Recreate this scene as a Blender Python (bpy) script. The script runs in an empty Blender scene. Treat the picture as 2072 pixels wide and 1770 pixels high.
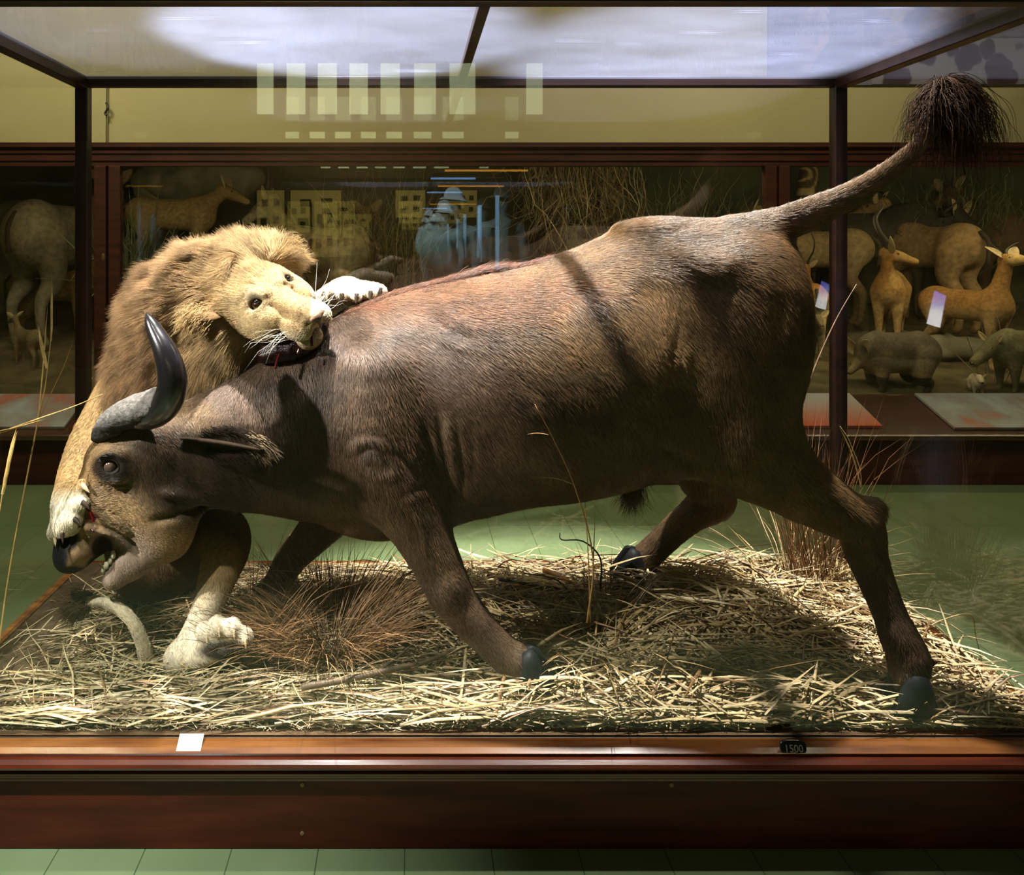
import bpy, bmesh, math, random
import numpy as np
from mathutils import Vector, Matrix
random.seed(7)
RNG = np.random.default_rng(11)
SC = bpy.context.scene
COL = SC.collection

# ------------------------------------------------------------------ camera
F, VX, VY, EYE = 1500.0, 833.0, 497.0, 1.73      # focal length in px of the 2072 px frame, vanishing point, eye height
def P(px, py, d):
    """point of the hall seen at photo pixel (px,py) at distance d (metres) in front of the camera plane"""
    return np.array(((px - VX) * d / F, d, EYE - (py - VY) * d / F))
cd = bpy.data.cameras.new('camera'); cam = bpy.data.objects.new('camera', cd); COL.objects.link(cam)
cam.location = (0, 0, EYE); cam.rotation_euler = (math.pi / 2, 0, 0)
cd.sensor_fit = 'HORIZONTAL'; cd.sensor_width = 36; cd.lens = F / 2072 * 36
cd.shift_x = (1036 - VX) / 2072; cd.shift_y = -(885 - VY) / 2072
cd.clip_start = .05; cd.clip_end = 100
SC.camera = cam

# ------------------------------------------------------------------ world, lamps, exposure
w = bpy.data.worlds.new('world'); SC.world = w; w.use_nodes = True
w.node_tree.nodes['Background'].inputs[0].default_value = (.55, .6, .75, 1)
w.node_tree.nodes['Background'].inputs[1].default_value = .006
vs = SC.view_settings
vs.view_transform = 'Standard'; vs.look = 'None'; vs.gamma = 1; vs.exposure = 0.0; vs.use_curve_mapping = False
SC.cycles.use_denoising = True
SC.cycles.max_bounces = 7; SC.cycles.diffuse_bounces = 2; SC.cycles.glossy_bounces = 4
SC.cycles.transmission_bounces = 4; SC.cycles.transparent_max_bounces = 32
SC.cycles.caustics_reflective = False; SC.cycles.caustics_refractive = False
SC.cycles.sample_clamp_indirect = 4.0
def spot(name, loc, aim, power, angle, blend=.3, color=(1, 1, 1), size=.04):
    l = bpy.data.lights.new(name, 'SPOT'); l.energy = power; l.spot_size = math.radians(angle); l.spot_blend = blend
    l.color = color; l.shadow_soft_size = size
    o = bpy.data.objects.new(name, l); COL.objects.link(o); o.location = loc
    o.rotation_euler = (Vector(aim) - Vector(loc)).to_track_quat('-Z', 'Y').to_euler(); return o
def area(name, loc, aim, power, sx, sy, color=(1, 1, 1)):
    l = bpy.data.lights.new(name, 'AREA'); l.shape = 'RECTANGLE'; l.size = sx; l.size_y = sy; l.energy = power; l.color = color
    o = bpy.data.objects.new(name, l); COL.objects.link(o); o.location = loc
    o.rotation_euler = (Vector(aim) - Vector(loc)).to_track_quat('-Z', 'Y').to_euler(); return o
COOL = (.93, .95, 1.0); KEY = (1, .965, .93); WARM = (1, .84, .48)
#LIGHTS
spot('track_spot', (-3.3, .90, 2.95), (-.80, 2.48, 1.22), 1450, 23, .3, KEY)
spot('track_spot', (-.55, 2.50, 4.3), (-.10, 2.72, 1.4), 2500, 42, .4, KEY)
spot('track_spot', (1.35, 3.05, 4.3), (.95, 2.8, .6), 2300, 50, .4, KEY)
spot('track_spot', (-1.1, 2.45, 4.3), (-.85, 2.6, .3), 420, 42, .5, KEY)
area('cabinet_strip', (-1.7, 5.95, 2.44), (-1.7, 7.2, .6), 13, 3.6, .12, WARM)
area('cabinet_strip', (2.0, 5.95, 2.44), (2.0, 7.0, .6), 22, 3.2, .12, WARM)
area('cabinet_strip', (5.2, 5.96, 2.44), (5.2, 7.0, .6), 34, 3.2, .12, WARM)
area('hall_fill', (-2.5, 3.5, 4.45), (-1.9, 5.6, 1.6), 95, 1.2, .6, (1, .9, .6))  # this and the next: fill added at the ceiling, no known fixture
area('hall_fill', (2.5, 3.5, 4.45), (2.5, 5.8, 2.0), 66, 1.2, .6, (1, .9, .6))
spot('floor_fill_spot', (-1.6, .3, 4.4), (-1.45, 1.75, 0), 1600, 42, 1.0, (.95, 1, .97))  # added spot, there to pale the floor at the left
area('gallery_lamp', (-1.0, -4.6, 4.3), (-.3, -5.9, 1.6), 90, 2.4, .4, WARM)

# ------------------------------------------------------------------ materials
def mk(name):
    m = bpy.data.materials.new(name); m.use_nodes = True
    nt = m.node_tree; return m, nt, nt.nodes['Principled BSDF']
def N(nt, kind, **kw):
    n = nt.nodes.new(kind)
    for k, v in kw.items(): setattr(n, k, v)
    return n
def ramp(nt, src, stops):
    r = N(nt, 'ShaderNodeValToRGB'); nt.links.new(src, r.inputs[0])
    while len(r.color_ramp.elements) < len(stops): r.color_ramp.elements.new(.5)
    for e, (p, c) in zip(r.color_ramp.elements, stops): e.position = p; e.color = (*c, 1)
    return r.outputs[0]
def tex(nt, scale, detail=4, stretch=None, kind='ShaderNodeTexNoise', rough=.55):
    co = N(nt, 'ShaderNodeTexCoord'); mp = N(nt, 'ShaderNodeMapping'); nt.links.new(co.outputs['Object'], mp.inputs[0])
    if stretch: mp.inputs['Scale'].default_value = stretch
    t = N(nt, kind); t.inputs['Scale'].default_value = scale
    if kind == 'ShaderNodeTexNoise': t.inputs['Detail'].default_value = detail; t.inputs['Roughness'].default_value = rough
    nt.links.new(mp.outputs[0], t.inputs[0]); return t
def mat(name, c, rough=.6, spec=.4, c2=None, scale=8, stretch=None, bump=0, bscale=None, coat=0, attr=False, metal=0, sheen=0, bstretch=None):
    """plain procedural material: colour c (to c2 by noise) or the mesh's own 'col' attribute, with noise bump"""
    m, nt, b = mk(name)
    b.inputs['Roughness'].default_value = rough; b.inputs['Specular IOR Level'].default_value = spec
    b.inputs['Coat Weight'].default_value = coat; b.inputs['Metallic'].default_value = metal
    if coat: b.inputs['Coat Roughness'].default_value = .12
    b.inputs['Sheen Weight'].default_value = sheen
    b.inputs['Base Color'].default_value = (*c, 1)
    if attr:
        a = N(nt, 'ShaderNodeAttribute', attribute_name='col')
        t = tex(nt, scale, 5, stretch)
        mx = N(nt, 'ShaderNodeMix', data_type='RGBA', blend_type='MULTIPLY'); mx.inputs[0].default_value = 1
        nt.links.new(a.outputs['Color'], mx.inputs[6])
        nt.links.new(ramp(nt, t.outputs[0], [(.3, (.6, .6, .6)), (.7, (1.25, 1.22, 1.2))]), mx.inputs[7])
        nt.links.new(mx.outputs[2], b.inputs['Base Color'])
    elif c2 is not None:
        t = tex(nt, scale, 5, stretch)
        nt.links.new(ramp(nt, t.outputs[0], [(.33, c), (.67, c2)]), b.inputs['Base Color'])
    if bump:
        t = tex(nt, bscale or scale * 3, 5, bstretch or stretch); bp = N(nt, 'ShaderNodeBump'); bp.inputs['Strength'].default_value = bump
        bp.inputs['Distance'].default_value = .01
        nt.links.new(t.outputs[0], bp.inputs['Height']); nt.links.new(bp.outputs[0], b.inputs['Normal'])
    return m
def emit(name, c, s):
    m, nt, b = mk(name); b.inputs['Base Color'].default_value = (*c, 1); b.inputs['Emission Color'].default_value = (*c, 1)
    b.inputs['Emission Strength'].default_value = s; b.inputs['Roughness'].default_value = .5; return m
def hairmat(name, rough=.35, ior=1.5):
    m, nt, b = mk(name); nt.nodes.remove(b)
    h = N(nt, 'ShaderNodeBsdfHairPrincipled', model='CHIANG', parametrization='COLOR')
    a = N(nt, 'ShaderNodeAttribute', attribute_name='col')
    nt.links.new(a.outputs['Color'], h.inputs['Color'])
    h.inputs['Roughness'].default_value = rough; h.inputs['Radial Roughness'].default_value = .55
    h.inputs['Random Roughness'].default_value = .1; h.inputs['IOR'].default_value = ior
    nt.links.new(h.outputs[0], nt.nodes['Material Output'].inputs[0]); return m
def glassmat(name, dust=0., dscale=3., tint=(1, 1, 1), base=.04, cdust=(.75, .78, .9), scratch=0.):
    """thin pane: clear, mirror reflection growing at grazing angles, and a share of dust that catches the light"""
    m, nt, b = mk(name); nt.nodes.remove(b)
    lw = N(nt, 'ShaderNodeLayerWeight'); lw.inputs['Blend'].default_value = .5
    pw = N(nt, 'ShaderNodeMath', operation='POWER'); nt.links.new(lw.outputs['Facing'], pw.inputs[0]); pw.inputs[1].default_value = 5
    ma = N(nt, 'ShaderNodeMath', operation='MULTIPLY_ADD'); nt.links.new(pw.outputs[0], ma.inputs[0]); ma.inputs[1].default_value = 1 - base; ma.inputs[2].default_value = base
    tr = N(nt, 'ShaderNodeBsdfTransparent'); tr.inputs[0].default_value = (*tint, 1)
    gl = N(nt, 'ShaderNodeBsdfGlossy'); gl.inputs['Roughness'].default_value = 0.0
    mx = N(nt, 'ShaderNodeMixShader'); nt.links.new(ma.outputs[0], mx.inputs[0]); nt.links.new(tr.outputs[0], mx.inputs[1]); nt.links.new(gl.outputs[0], mx.inputs[2])
    out = mx.outputs[0]
    if dust:
        t = tex(nt, dscale, 6, (1, 2, 1)); t2 = tex(nt, 2.2, 3, (1.0, 14, 1))
        r1 = ramp(nt, t.outputs[0], [(.3, (.55,) * 3), (.75, (1,) * 3)]); r2 = ramp(nt, t2.outputs[0], [(.66, (0,) * 3), (.72, (scratch,) * 3)])
        ad = N(nt, 'ShaderNodeMath', operation='ADD'); nt.links.new(r1, ad.inputs[0]); nt.links.new(r2, ad.inputs[1])
        mu = N(nt, 'ShaderNodeMath', operation='MULTIPLY'); nt.links.new(ad.outputs[0], mu.inputs[0]); mu.inputs[1].default_value = dust
        tl = N(nt, 'ShaderNodeBsdfTranslucent'); tl.inputs[0].default_value = (*cdust, 1)
        df = N(nt, 'ShaderNodeBsdfDiffuse'); df.inputs[0].default_value = (*cdust, 1)
        m1 = N(nt, 'ShaderNodeMixShader'); m1.inputs[0].default_value = .4; nt.links.new(tl.outputs[0], m1.inputs[1]); nt.links.new(df.outputs[0], m1.inputs[2])
        m2 = N(nt, 'ShaderNodeMixShader'); nt.links.new(mu.outputs[0], m2.inputs[0]); nt.links.new(out, m2.inputs[1]); nt.links.new(m1.outputs[0], m2.inputs[2])
        out = m2.outputs[0]
    nt.links.new(out, nt.nodes['Material Output'].inputs[0]); return m

# ------------------------------------------------------------------ objects
def wloc(o):
    v = np.zeros(3)
    while o is not None: v = v + np.array(o.location); o = o.parent
    return v
def tag(o, label=None, cat=None, group=None, kind=None):
    if label: o['label'] = label
    if cat: o['category'] = cat
    if group: o['group'] = group
    if kind: o['kind'] = kind
    return o
def thing(name, label, cat, loc=(0, 0, 0), group=None):
    o = bpy.data.objects.new(name, None); COL.objects.link(o); o.location = [float(c) for c in loc]; o.empty_display_size = .1
    return tag(o, label, cat, group)
def obj(name, v, f, m, parent=None, smooth=False, cols=None, origin=None):
    """links ONE mesh object from world-space vertices; its origin is its parent's (or the given one)"""
    v = np.asarray(v, float)
    o0 = wloc(parent) if parent is not None else (np.asarray(origin, float) if origin is not None else np.zeros(3))
    me = bpy.data.meshes.new(name); vv = v - o0
    if isinstance(f, np.ndarray) and f.ndim == 2:
        n, k = f.shape
        me.vertices.add(len(vv)); me.vertices.foreach_set('co', vv.astype(np.float32).ravel())
        me.loops.add(n * k); me.loops.foreach_set('vertex_index', f.astype(np.int32).ravel())
        me.polygons.add(n); me.polygons.foreach_set('loop_start', np.arange(0, n * k, k, dtype=np.int32))
        me.polygons.foreach_set('loop_total', np.full(n, k, dtype=np.int32)); me.update(calc_edges=True); me.validate()
    else:
        me.from_pydata([tuple(x) for x in vv], [], [tuple(x) for x in f]); me.update()
    if cols is not None:
        a = me.color_attributes.new('col', 'FLOAT_COLOR', 'POINT')
        c4 = np.ones((len(vv), 4), np.float32); c4[:, :3] = cols; a.data.foreach_set('color', c4.ravel())
    if smooth: me.polygons.foreach_set('use_smooth', np.ones(len(me.polygons), bool))
    for mm in (m if isinstance(m, (list, tuple)) else [m]): me.materials.append(mm)
    o = bpy.data.objects.new(name, me); COL.objects.link(o); o.parent = parent
    if parent is None and origin is not None: o.location = [float(c) for c in origin]
    return o
def bevel(o, wd=.004, seg=2):
    b = o.modifiers.new('edge', 'BEVEL'); b.width = wd; b.segments = seg; b.limit_method = 'ANGLE'; return o
class MB:
    def __init__(s): s.v = []; s.f = []; s.c = []
    def add(s, v, f, c=None):
        n = len(s.v); s.v += [tuple(x) for x in v]; s.f += [tuple(i + n for i in q) for q in f]
        s.c += [c if c is not None else (1, 1, 1)] * len(v); return s
    def box(s, lo, hi, c=None):
        (a, b, d), (e, g, h) = lo, hi
        return s.add([(a, b, d), (e, b, d), (e, g, d), (a, g, d), (a, b, h), (e, b, h), (e, g, h), (a, g, h)],
              [(0, 3, 2, 1), (4, 5, 6, 7), (0, 1, 5, 4), (1, 2, 6, 5), (2, 3, 7, 6), (3, 0, 4, 7)], c)
    def prism(s, prof, x0, x1, c=None):
        """profile of (y,z) points swept along x"""
        n = len(prof); v = [(x0, y, z) for y, z in prof] + [(x1, y, z) for y, z in prof]
        return s.add(v, [tuple(range(n - 1, -1, -1)), tuple(range(n, 2 * n))] + [(i, (i + 1) % n, n + (i + 1) % n, n + i) for i in range(n)], c)
    def tube(s, pts, rad, seg=8, c=None, flat=None):
        pts = [np.asarray(p, float) for p in pts]; n = len(pts)
        rad = [rad] * n if np.isscalar(rad) else list(rad)
        v = []; u = None
        for i in range(n):
            t = pts[min(i + 1, n - 1)] - pts[max(i - 1, 0)]; t = t / (np.linalg.norm(t) + 1e-9)
            if u is None:
                u = np.cross(t, (0, 1, 0) if abs(t[1]) < .9 else (1, 0, 0))
            u = u - t * np.dot(u, t); u /= np.linalg.norm(u) + 1e-9; q = np.cross(t, u)
            for j in range(seg):
                a = 2 * math.pi * j / seg
                v.append(pts[i] + rad[i] * (math.cos(a) * u + math.sin(a) * q * (flat or 1)))
        f = [(i * seg + j, i * seg + (j + 1) % seg, (i + 1) * seg + (j + 1) % seg, (i + 1) * seg + j) for i in range(n - 1) for j in range(seg)]
        f += [tuple(range(seg - 1, -1, -1)), tuple((n - 1) * seg + j for j in range(seg))]
        return s.add(v, f, c)
    def ball(s, c0, r, seg=14, c=None, R=None):
        r = np.array([r] * 3 if np.isscalar(r) else r, float); v = []; rings = seg // 2
        for i in range(rings + 1):
            th = math.pi * i / rings
            for j in range(seg):
                ph = 2 * math.pi * j / seg
                q = r * np.array((math.sin(th) * math.cos(ph), math.sin(th) * math.sin(ph), math.cos(th)))
                v.append(np.asarray(c0) + (q if R is None else R @ q))
        return s.add(v, [(i * seg + j, (i + 1) * seg + j, (i + 1) * seg + (j + 1) % seg, i * seg + (j + 1) % seg) for i in range(rings) for j in range(seg)], c)
    def build(s, name, m, parent=None, smooth=False, cols=False, origin=None):
        return obj(name, s.v, s.f, m, parent, smooth, np.array(s.c) if cols else None, origin)
def crom(pts, n=8):
    """Catmull-Rom resampling of a list of vectors (any width)"""
    p = [np.asarray(q, float) for q in pts]; p = [2 * p[0] - p[1]] + p + [2 * p[-1] - p[-2]]; out = []
    for i in range(1, len(p) - 2):
        for k in range(n):
            t = k / n; a, b, c, d = p[i - 1], p[i], p[i + 1], p[i + 2]
            out.append(.5 * (2 * b + (c - a) * t + (2 * a - 5 * b + 4 * c - d) * t * t + (3 * b - a - 3 * c + d) * t ** 3))
    out.append(p[-2]); return out

# ------------------------------------------------------------------ sculpting: a signed field on a grid, meshed as one skin
def smin(a, b, k):
    h = np.maximum(k - np.abs(a - b), 0) / k; return np.minimum(a, b) - h * h * k * .25
class Field:
    def __init__(s, lo, hi, h):
        s.lo = np.asarray(lo, float); s.h = h; s.n = (np.ceil((np.asarray(hi) - s.lo) / h)).astype(int) + 1
        s.f = np.full(s.n, .5, np.float32)
    def sub(s, lo, hi):
        a = np.clip(np.floor((np.asarray(lo) - s.lo) / s.h).astype(int), 0, s.n); b = np.clip(np.ceil((np.asarray(hi) - s.lo) / s.h).astype(int) + 1, 0, s.n)
        sl = tuple(slice(i, j) for i, j in zip(a, b))
        X = [(s.lo[i] + s.h * np.arange(a[i], b[i])).astype(np.float32) for i in range(3)]
        return sl, X[0][:, None, None], X[1][None, :, None], X[2][None, None, :]
    def put(s, g, lo, hi, k, cut=False, pad=.06):
        sl, x, y, z = s.sub(np.asarray(lo) - k - pad, np.asarray(hi) + k + pad)
        if 0 in [q.stop - q.start for q in sl]: return s
        d = g(x, y, z); f = s.f[sl]
        s.f[sl] = -smin(-f, d, k) if cut else smin(f, d, k); return s
    def cap(s, a, b, ra, rb, k=.04, sq=None, cut=False):
        """tapered limb from a to b; sq=(axis, factor) squashes it along an axis"""
        a = np.asarray(a, float); b = np.asarray(b, float); u = b - a; L = u @ u + 1e-12; R = max(ra, rb)
        def g(x, y, z):
            px, py, pz = x - a[0], y - a[1], z - a[2]
            t = np.clip((px * u[0] + py * u[1] + pz * u[2]) / L, 0, 1)
            qx, qy, qz = px - t * u[0], py - t * u[1], pz - t * u[2]
            d2 = qx * qx + qy * qy + qz * qz
            if sq is not None:
                ax, fac = sq; dd = qx * ax[0] + qy * ax[1] + qz * ax[2]; d2 = d2 + dd * dd * (1 / fac ** 2 - 1)
            return np.sqrt(np.maximum(d2, 1e-12)) - (ra + (rb - ra) * t)
        return s.put(g, np.minimum(a, b) - R, np.maximum(a, b) + R, k, cut)
    def chain(s, pts, k=.05, kk=.03, sq=None):
        """limb through (x,y,z,r) points"""
        pts = crom(pts, 4); kk = min(kk, .008); pts = [np.append(q[:3], max(q[3], .002)) for q in pts]
        t = Field.__new__(Field); P_ = np.array([q[:3] for q in pts]); R = max(q[3] for q in pts)
        sl, x, y, z = s.sub(P_.min(0) - R - k - .06, P_.max(0) + R + k + .06)
        t.lo = np.array([x.ravel()[0], y.ravel()[0], z.ravel()[0]], float); t.h = s.h; t.n = np.array([x.size, y.size, z.size]); t.f = np.full(t.n, .5, np.float32)
        for p, q in zip(pts[:-1], pts[1:]): t.cap(p[:3], q[:3], p[3], q[3], kk, sq)
        s.f[sl] = smin(s.f[sl], t.f, k); return s
    def ell(s, c, r, k=.04, R=None, cut=False):
        c = np.asarray(c, float); r = np.array([r] * 3 if np.isscalar(r) else r, float); R = np.eye(3) if R is None else np.asarray(R); m = r.max()
        def g(x, y, z):
            p = (x - c[0], y - c[1], z - c[2]); q = [sum(R[j, i] * p[j] for j in range(3)) for i in range(3)]
            k0 = np.sqrt(sum((q[i] / r[i]) ** 2 for i in range(3)) + 1e-9); k1 = np.sqrt(sum((q[i] / r[i] ** 2) ** 2 for i in range(3)) + 1e-9)
            return k0 * (k0 - 1) / k1
        return s.put(g, c - m, c + m, k, cut)
    def loft(s, st, k=.05, up=1.9, dn=2.2, mid=.45):
        """trunk along x through stations (x, y centre, z top, z bottom, half width)"""
        st = np.array(sorted(st, key=lambda q: q[0])); xs = st[:, 0]
        lo = (xs[0], (st[:, 1] - st[:, 4]).min(), st[:, 3].min()); hi = (xs[-1], (st[:, 1] + st[:, 4]).max(), st[:, 2].max())
        fx = np.linspace(xs[0], xs[-1], 400); cr = np.array([_herm(xs, st[:, i], fx) for i in range(1, 5)])
        def g(x, y, z):
            xc = np.clip(x, xs[0], xs[-1]); v = [np.interp(xc.ravel(), fx, cr[i]).reshape(x.shape) for i in range(4)]
            zm = v[2] + mid * (v[1] - v[2]); a = np.abs(y - v[0]) / v[3]
            hu, hd = v[1] - zm, zm - v[2]; up_ = z > zm; b = np.where(up_, (z - zm) / hu, (zm - z) / hd)
            e = np.where(up_, up, dn); nrm = (a ** e + b ** e) ** (1 / e)
            return ((nrm - 1) * np.minimum(v[3], np.minimum(hu, hd)) + np.abs(x - xc)).astype(np.float32)
        return s.put(g, lo, hi, k)
    def line(s, pts, depth, wd, ylo=-9, yhi=9, plane=True):
        """crease (depth>0) or fold (depth<0) along a polyline; plane: measured across, on the side ylo<y<yhi"""
        pts = np.array(crom(pts, 5)); m = wd * 2.6
        lo = pts.min(0) - m; hi = pts.max(0) + m
        if plane: lo[1] = ylo; hi[1] = yhi
        sl, x, y, z = s.sub(lo, hi)
        if 0 in [q.stop - q.start for q in sl]: return s
        best = None; n = len(pts)
        for i in range(n - 1):
            a, u = pts[i], pts[i + 1] - pts[i]
            ux, uy, uz = u[0], (0 if plane else u[1]), u[2]; L = ux * ux + uy * uy + uz * uz + 1e-12
            py = 0 if plane else y - a[1]
            t = np.clip(((x - a[0]) * ux + py * uy + (z - a[2]) * uz) / L, 0, 1)
            d2 = (x - a[0] - t * ux) ** 2 + (z - a[2] - t * uz) ** 2 + (0 if plane else (py - t * uy) ** 2)
            T = (i + t) / (n - 1); wgt = np.clip(6 * T, .25, 1) * np.clip(6 * (1 - T), .25, 1)
            e = wgt * np.exp(-d2 / (wd * wd)); best = e if best is None else np.maximum(best, e)
        s.f[sl] = s.f[sl] + (depth * best).astype(np.float32) * np.ones_like(s.f[sl]); return s
    def mesh(s):
        f = s.f; ins = f < 0; n = s.n; c = np.zeros(n - 1, np.uint8)
        for i in (0, 1):
            for j in (0, 1):
                for k in (0, 1): c += ins[i:n[0] - 1 + i, j:n[1] - 1 + j, k:n[2] - 1 + k]
        act = (c > 0) & (c < 8); I = np.argwhere(act); idx = np.full(n - 1, -1, np.int32); idx[act] = np.arange(len(I))
        C = [(i, j, k) for i in (0, 1) for j in (0, 1) for k in (0, 1)]
        val = np.stack([f[I[:, 0] + a, I[:, 1] + b, I[:, 2] + d] for a, b, d in C], 1)
        acc = np.zeros((len(I), 3)); cnt = np.zeros(len(I))
        for a in range(8):
            for b in range(a + 1, 8):
                if sum(abs(p - q) for p, q in zip(C[a], C[b])) != 1: continue
                m = (val[:, a] < 0) != (val[:, b] < 0); t = np.zeros(len(I)); t[m] = val[m, a] / (val[m, a] - val[m, b])
                acc += np.where(m[:, None], np.array(C[a]) + t[:, None] * (np.array(C[b]) - np.array(C[a])), 0); cnt += m
        V = s.lo + s.h * (I + acc / cnt[:, None]); Q = []
        for ax in range(3):
            o1, o2 = [(1, 2), (2, 0), (0, 1)][ax]
            a = [slice(None)] * 3; b = [slice(None)] * 3; a[ax] = slice(0, -1); b[ax] = slice(1, None)
            ch = ins[tuple(a)] != ins[tuple(b)]; E = np.argwhere(ch)
            E = E[(E[:, o1] > 0) & (E[:, o2] > 0) & (E[:, o1] < n[o1] - 1) & (E[:, o2] < n[o2] - 1)]
            s0 = ins[E[:, 0], E[:, 1], E[:, 2]]; q = []
            for d1, d2 in ((-1, -1), (0, -1), (0, 0), (-1, 0)):
                G = E.copy(); G[:, o1] += d1; G[:, o2] += d2; q.append(idx[G[:, 0], G[:, 1], G[:, 2]])
            q = np.stack(q, 1); q[~s0] = q[~s0][:, ::-1]; Q.append(q)
        return V, np.concatenate(Q)
def _herm(xs, ys, t):
    m = np.gradient(ys, xs); i = np.clip(np.searchsorted(xs, t) - 1, 0, len(xs) - 2); h = xs[i + 1] - xs[i]; u = (t - xs[i]) / h
    return (2 * u**3 - 3 * u**2 + 1) * ys[i] + (u**3 - 2 * u**2 + u) * h * m[i] + (-2 * u**3 + 3 * u**2) * ys[i + 1] + (u**3 - u**2) * h * m[i + 1]
def relax(V, Q, it=2, lam=.5):
    for _ in range(it):
        S = np.zeros_like(V); c = np.zeros(len(V))
        for a in range(4):
            for b in ((a + 1) % 4, (a + 3) % 4):
                np.add.at(S, Q[:, a], V[Q[:, b]]); np.add.at(c, Q[:, a], 1)
        V = V + lam * (S / np.maximum(c, 1)[:, None] - V)
    return V
def normals(V, Q):
    n = np.cross(V[Q[:, 2]] - V[Q[:, 0]], V[Q[:, 3]] - V[Q[:, 1]]); A = np.linalg.norm(n, axis=1) * .5
    VN = np.zeros_like(V)
    for a in range(4): np.add.at(VN, Q[:, a], n)
    return VN / (np.linalg.norm(VN, axis=1)[:, None] + 1e-12), A
def scatter(V, Q, n, wt=None):
    """n points on a quad skin: positions, normals"""
    VN, A = normals(V, Q)
    if wt is not None: A = A * wt(V[Q].mean(1))
    i = RNG.choice(len(Q), n, p=A / A.sum()); u, v = RNG.random(n)[:, None], RNG.random(n)[:, None]; q = Q[i]
    f = lambda X: (X[q[:, 0]] * (1 - u) + X[q[:, 1]] * u) * (1 - v) + (X[q[:, 3]] * (1 - u) + X[q[:, 2]] * u) * v
    nn = f(VN); return f(V), nn / np.linalg.norm(nn, axis=1)[:, None]
def unit(a): return a / (np.linalg.norm(a, axis=-1)[..., None] + 1e-12)
def hair(name, root, d0, d1, length, rad, cols, m, parent, n=5, jit=.15):
    """strands from root, leaving along d0 and bending to d1; one hair-curves object"""
    k = len(root); t = np.linspace(0, 1, n); pts = np.zeros((k, n, 3)); pts[:, 0] = root; L = np.broadcast_to(length, (k,))
    jj = RNG.normal(0, jit, (k, 3))
    for i in range(1, n):
        u = t[i]; d = unit(d0 * (1 - u) + d1 * u + jj * u + RNG.normal(0, jit * .4, (k, 3)))
        pts[:, i] = pts[:, i - 1] + d * (L / (n - 1))[:, None]
    pts -= wloc(parent)
    cu = bpy.data.hair_curves.new(name); cu.add_curves([n] * k)
    cu.attributes['position'].data.foreach_set('vector', pts.astype(np.float32).ravel())
    r = cu.attributes.get('radius') or cu.attributes.new('radius', 'FLOAT', 'POINT')
    r.data.foreach_set('value', (np.broadcast_to(rad, (k,))[:, None] * (1 - .8 * t ** 1.5)[None]).astype(np.float32).ravel())
    a = cu.attributes.new('col', 'FLOAT_COLOR', 'CURVE'); c4 = np.ones((k, 4), np.float32); c4[:, :3] = cols; a.data.foreach_set('color', c4.ravel())
    cu.materials.append(m); o = bpy.data.objects.new(name, cu); COL.objects.link(o); o.parent = parent; return o
def vnoise(p, s, seed=0):
    """smooth value noise 0..1 at points (n,3)"""
    q = np.asarray(p) * s; i = np.floor(q).astype(np.int64); f = q - i; f = f * f * (3 - 2 * f); out = 0
    for a in (0, 1):
        for b in (0, 1):
            for c in (0, 1):
                h = (i[..., 0] + a) * 374761393 + (i[..., 1] + b) * 668265263 + (i[..., 2] + c) * 2147483647 + seed * 974634541
                h = (h ^ (h >> 13)) * 1274126177; h = ((h ^ (h >> 16)) & 0xFFFF) / 65535.
                out = out + h * (f[..., 0] if a else 1 - f[..., 0]) * (f[..., 1] if b else 1 - f[..., 1]) * (f[..., 2] if c else 1 - f[..., 2])
    return out
# ------------------------------------------------------------------ hall (setting)
XL, XR = (168 - VX) * 3.33 / F, (1697 - VX) * 3.33 / F      # inner corners of the glass case
YF, YB, ZB, ZT = 2.16, 3.33, .303, 2.478                     # front pane, back pane, board top, roof
def struct(o): o['kind'] = 'structure'; return o
wood = mat('mahogany', (.055, .009, .004), .28, .5, (.12, .024, .008), 3, (1, 8, 8), coat=.2, bump=.03)
darkwood = mat('dark_mahogany', (.012, .004, .003), .35, .5, (.03, .009, .005), 3, (1, 8, 8), coat=.3)
cream = mat('cream_wall', (.42, .36, .19), .8, .2, (.47, .41, .225), 1.3, bump=.04, bscale=30)
fm, nt, b = mk('green_linoleum')
br = N(nt, 'ShaderNodeTexBrick'); br.offset = 0; br.squash = 1
for k, v in (('Scale', 1.0), ('Mortar Size', .0022), ('Mortar Smooth', .4), ('Brick Width', .248), ('Row Height', .75)): br.inputs[k].default_value = v
co = N(nt, 'ShaderNodeTexCoord'); mp = N(nt, 'ShaderNodeMapping'); mp.inputs['Location'].default_value = (.02, .66, 0); nt.links.new(co.outputs['Object'], mp.inputs[0]); nt.links.new(mp.outputs[0], br.inputs[0])
t = tex(nt, 2.0, 6); cc = ramp(nt, t.outputs[0], [(.3, (.125, .175, .08)), (.7, (.17, .225, .115))])
nt.links.new(cc, br.inputs[1]); nt.links.new(cc, br.inputs[2]); br.inputs[3].default_value = (.05, .08, .03, 1)
nt.links.new(br.outputs[0], b.inputs['Base Color']); b.inputs['Roughness'].default_value = .32; b.inputs['Specular IOR Level'].default_value = .4
struct(MB().box((-6, -6.2, -.1), (8, 9, 0)).build('floor', fm))
struct(MB().box((-6, -6.2, 4.6), (8, 9, 4.7)).build('ceiling', mat('ceiling_plaster', (.3, .27, .2), .9)))
struct(MB().box((-6.1, -6.2, 0), (-6, 9, 4.6)).build('wall_left', cream))
struct(MB().box((8, -6.2, 0), (8.1, 9, 4.6)).build('wall_right', cream))
struct(MB().box((-6, 5.86, 2.523), (8, 5.96, 4.6)).build('wall_back', cream))
struct(MB().box((-6, 8.9, 0), (8, 9.0, 4.6)).build('wall_recess', mat('painted_backdrop', (.035, .042, .022), .9, .1, (.10, .11, .065), 1.1, (1, 1, 1.6))))
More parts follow.
